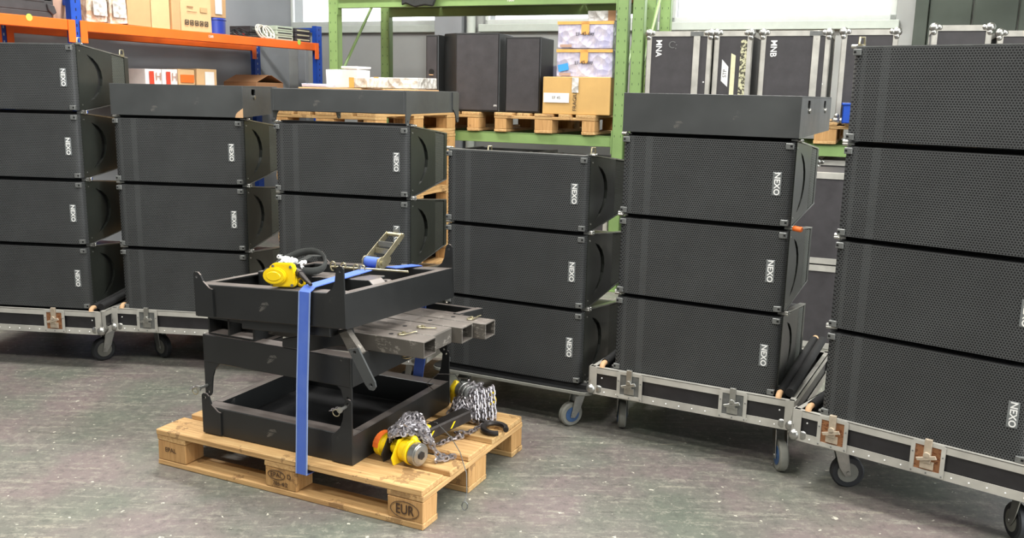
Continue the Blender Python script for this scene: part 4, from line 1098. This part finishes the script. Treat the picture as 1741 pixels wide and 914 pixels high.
text('beam_label', '1200', .03, 'white_print', sh, (1.44, -.006, 1.866))
for tt, zz in ((-.26, 1.885), (2.62, 1.888)): obj('round_sticker', MB().cyl((tt, -.004, zz), (tt, -.0062, zz), .024, 16), 'lime_sticker', sh)
SZ = 1.897
# black stacking crates
for k in range(3):
    z0 = SZ + k * .135
    c = thing('stacking_crate', '%s black slotted stacking crate at the left end of the orange shelf' % ['lowest', 'middle', 'uppermost'][k], 'crate', LW(-.62, .05, z0), YL, 'black crates on the orange shelf')
    m = MB().box(0, .60, 0, .012, .04, .115).box(0, .60, .48, .50, .0, .13).box(0, .012, 0, .5, .04, .13).box(.588, .6, 0, .5, .04, .13).box(.02, .58, .012, .49, 0, .03)
    m.prism([(.02, 0), (.58, 0), (.60, .04), (0, .04)], 0, .012, 'y')
    obj('crate_shell', m, 'case_black', c, .004)
    obj('corner_grip', MB().prism([(.54, .095), (.60, .085), (.615, .04), (.585, .02), (.55, .05)], -.012, -.0, 'y'), 'case_black', c, .004)
    obj('rim_bar', MB().box(0, .53, -.004, .0, .104, .130), 'case_black', c, .002)
def SB(label, t0, t1, z1, mat='carton', d0=.06, d1=.45, **k): return carton(label, LW, YL, t0, t1, d0, d1, k.pop('z0', SZ), z1, mat, **k)
SB('pinkish carton standing behind the blue post of the orange shelving', .03, .245, 2.42, 'carton_pink', .12, .5)
for i in (0, 1):
    b = SB(['left bubble-wrapped carton standing beside the blue post', 'right bubble-wrapped carton, beside the tall brown carton'][i], (.255, .44)[i], (.432, .60)[i], 2.45, 'bubble_wrap', .04, .42, j=.012, name='wrapped_carton', group='bubble-wrapped cartons on the orange shelf')
    patch(b, -.05, .07, .05, .16, 'silver_film', -.014)
SB('tall wide brown carton on the orange shelf, right of the wrapped ones', .615, .845, 2.5, 'carton', .04, .45)
SB('tall light brown carton on the orange shelf, lighter than its left neighbour', .85, 1.035, 2.5, 'carton_light', .035, .4)
SB('very narrow tall brown carton leaning on the light one', 1.045, 1.135, 2.5, 'carton', .02, .3)
b = SB('brown carton with a row of handling symbols and open flaps on the orange shelf', 1.15, 1.495, 2.225, 'carton_light', .03, .35, flaps=38)
for k in range(5):
    xx = -.115 + k * .055
    obj('handling_symbol', MB().plate([(xx - .02, .05), (xx + .02, .05), (xx + .02, .09), (xx - .02, .09)], [[(xx - .014, .056), (xx + .014, .056), (xx + .014, .084), (xx - .014, .084)]], -.0072, -.0055, 'y').box(xx - .004, xx + .004, -.0072, -.0055, .062, .078).box(xx - .01, xx + .01, -.0072, -.0055, .062, .067), 'ink_black', b)
patch(b, -.11, -.04, .19, .2, 'carton_dark'); patch(b, .04, .12, .16, .2, 'carton'); patch(b, -.11, .0, .155, .16, 'carton_dark')
tb = tag(obj('blue_tub', MB().cyl((0, 0, 0), (0, 0, .135), .1, 20, .105), 'blue_plastic', None, .003, True), 'deep blue plastic tub on the orange shelf under a small carton', 'tub'); tb.location = LW(1.62, .13, SZ)
obj('tub_rim', MB().tube([(.106 * math.cos(k * PI / 10), .106 * math.sin(k * PI / 10), .12) for k in range(20)], .005, 6, True), 'blue_plastic', tb)
b = SB('small brown carton with white label balanced on the blue tub', 1.50, 1.70, 2.245, 'carton', .05, .2, z0=SZ + .1365); patch(b, -.04, .04, .03, .15, 'white_carton')
# cables
def coil(name, label, cat, c, r, n, mat, th=.006, tilt=.8, spread=.05, seed=1):
    rnd = random.Random(seed); m = MB()
    for k in range(n):
        rr_ = r * rnd.uniform(.7, 1.05); a0 = rnd.random() * 6; off = [rnd.uniform(-spread, spread) for _ in range(2)]
        ta = tilt * rnd.uniform(.6, 1.2)
        pts = []
        for q in range(14):
            a = a0 + q * 2 * PI / 14; x, y = rr_ * math.cos(a), rr_ * math.sin(a)
            pts.append((x + off[0], y * math.cos(ta) + off[1] * .4, max(th, rr_ * math.sin(ta) + y * math.sin(ta))))
        m.tube(pts, th, 5, True)
    o = tag(obj(name, m, mat, None, 0, True), label, cat); o.location = c; o.rotation_euler = (0, 0, YL); return o
coil('cable_coil', 'loosely coiled black cable on the orange shelf beside the blue tub', 'cable', LW(1.93, .12, SZ), .07, 6, 'cable_black', .006, .6, .08, 3)
coil('cable_coil', 'red cable loop lying among the black cable on the shelf', 'cable', LW(1.98, .16, SZ), .055, 2, 'cable_red', .006, .9, .04, 4)
coil('cable_coil', 'coiled white cable hanging in loops on the orange shelf', 'cable', LW(2.22, .08, SZ), .07, 6, 'cable_white', .007, 1.1, .07, 5)
# stacked devices
def device(label, t0, t1, z0, hgt, mat, stripe=None, d0=.05):
    o = thing('rack_device', label, 'device', LW((t0 + t1) / 2, d0, SZ + z0), YL, 'stacked devices on the orange shelf')
    w_ = t1 - t0
    obj('device_case', MB().box(-w_ / 2, w_ / 2, 0, .25, 0, hgt), mat, o, .003)
    obj('front_strip', MB().box(-w_ / 2 + .02, w_ / 2 - .02, -.002, 0, hgt * .4, hgt * .65), stripe or 'ink_black', o)
    return o
for k in range(2): device(['black device at the bottom behind the white cable', 'black device on top behind the white cable'][k], 2.20, 2.42, k * .06, .056, 'case_black', 'grey_bracket', .22)
for k in range(3): device(['lowest', 'middle', 'top'][k] + ' pale grey-green device in the pile right of the white cable', 2.36, 2.60, k * .044, .041, 'green_device')
for k in range(3): device(['lowest', 'middle', 'top'][k] + ' dark device with yellow stripe at the right shelf end', 2.64, 2.87, k * .043, .040, 'case_black', 'cream_tape')
# lower shelf cartons
LZ = 1.373
for i, (t0, t1, z1, mt, lab) in enumerate(((.86, 1.03, 1.585, 'white_carton', 'white and red printed carton at the left of the lower shelf'), (1.04, 1.20, 1.585, 'white_carton', 'white and red printed carton beside its twin on the lower shelf'),
        (1.21, 1.40, 1.59, 'carton_light', 'brown carton with orange-red tag on the lower shelf'), (1.42, 1.66, 1.60, 'carton_light', 'brown carton with white label on the lower shelf'))):
    b = carton(lab, LW, YL, t0, t1, .15, .5, LZ, z1, mt)
    w_ = t1 - t0; h_ = z1 - LZ
    if i < 2: patch(b, -w_ * .3, -w_ * .02, .02, h_ - .02, 'red_print'); text('lettering', 'H', .09, 'carton_pink', b, (w_ * .25, -.009, h_ * .7))
    if i == 2: patch(b, -w_ * .4, w_ * .4, h_ * .5, h_ * .8, 'orange_label')
    if i == 3: patch(b, -.03, .08, h_ * .4, h_ * .9, 'white_carton')
b = carton('open brown carton with raised flaps behind the closed box bumper', LW, YL, 2.12, 2.50, .1, .5, LZ, 1.50, 'carton_dark', flaps=22)
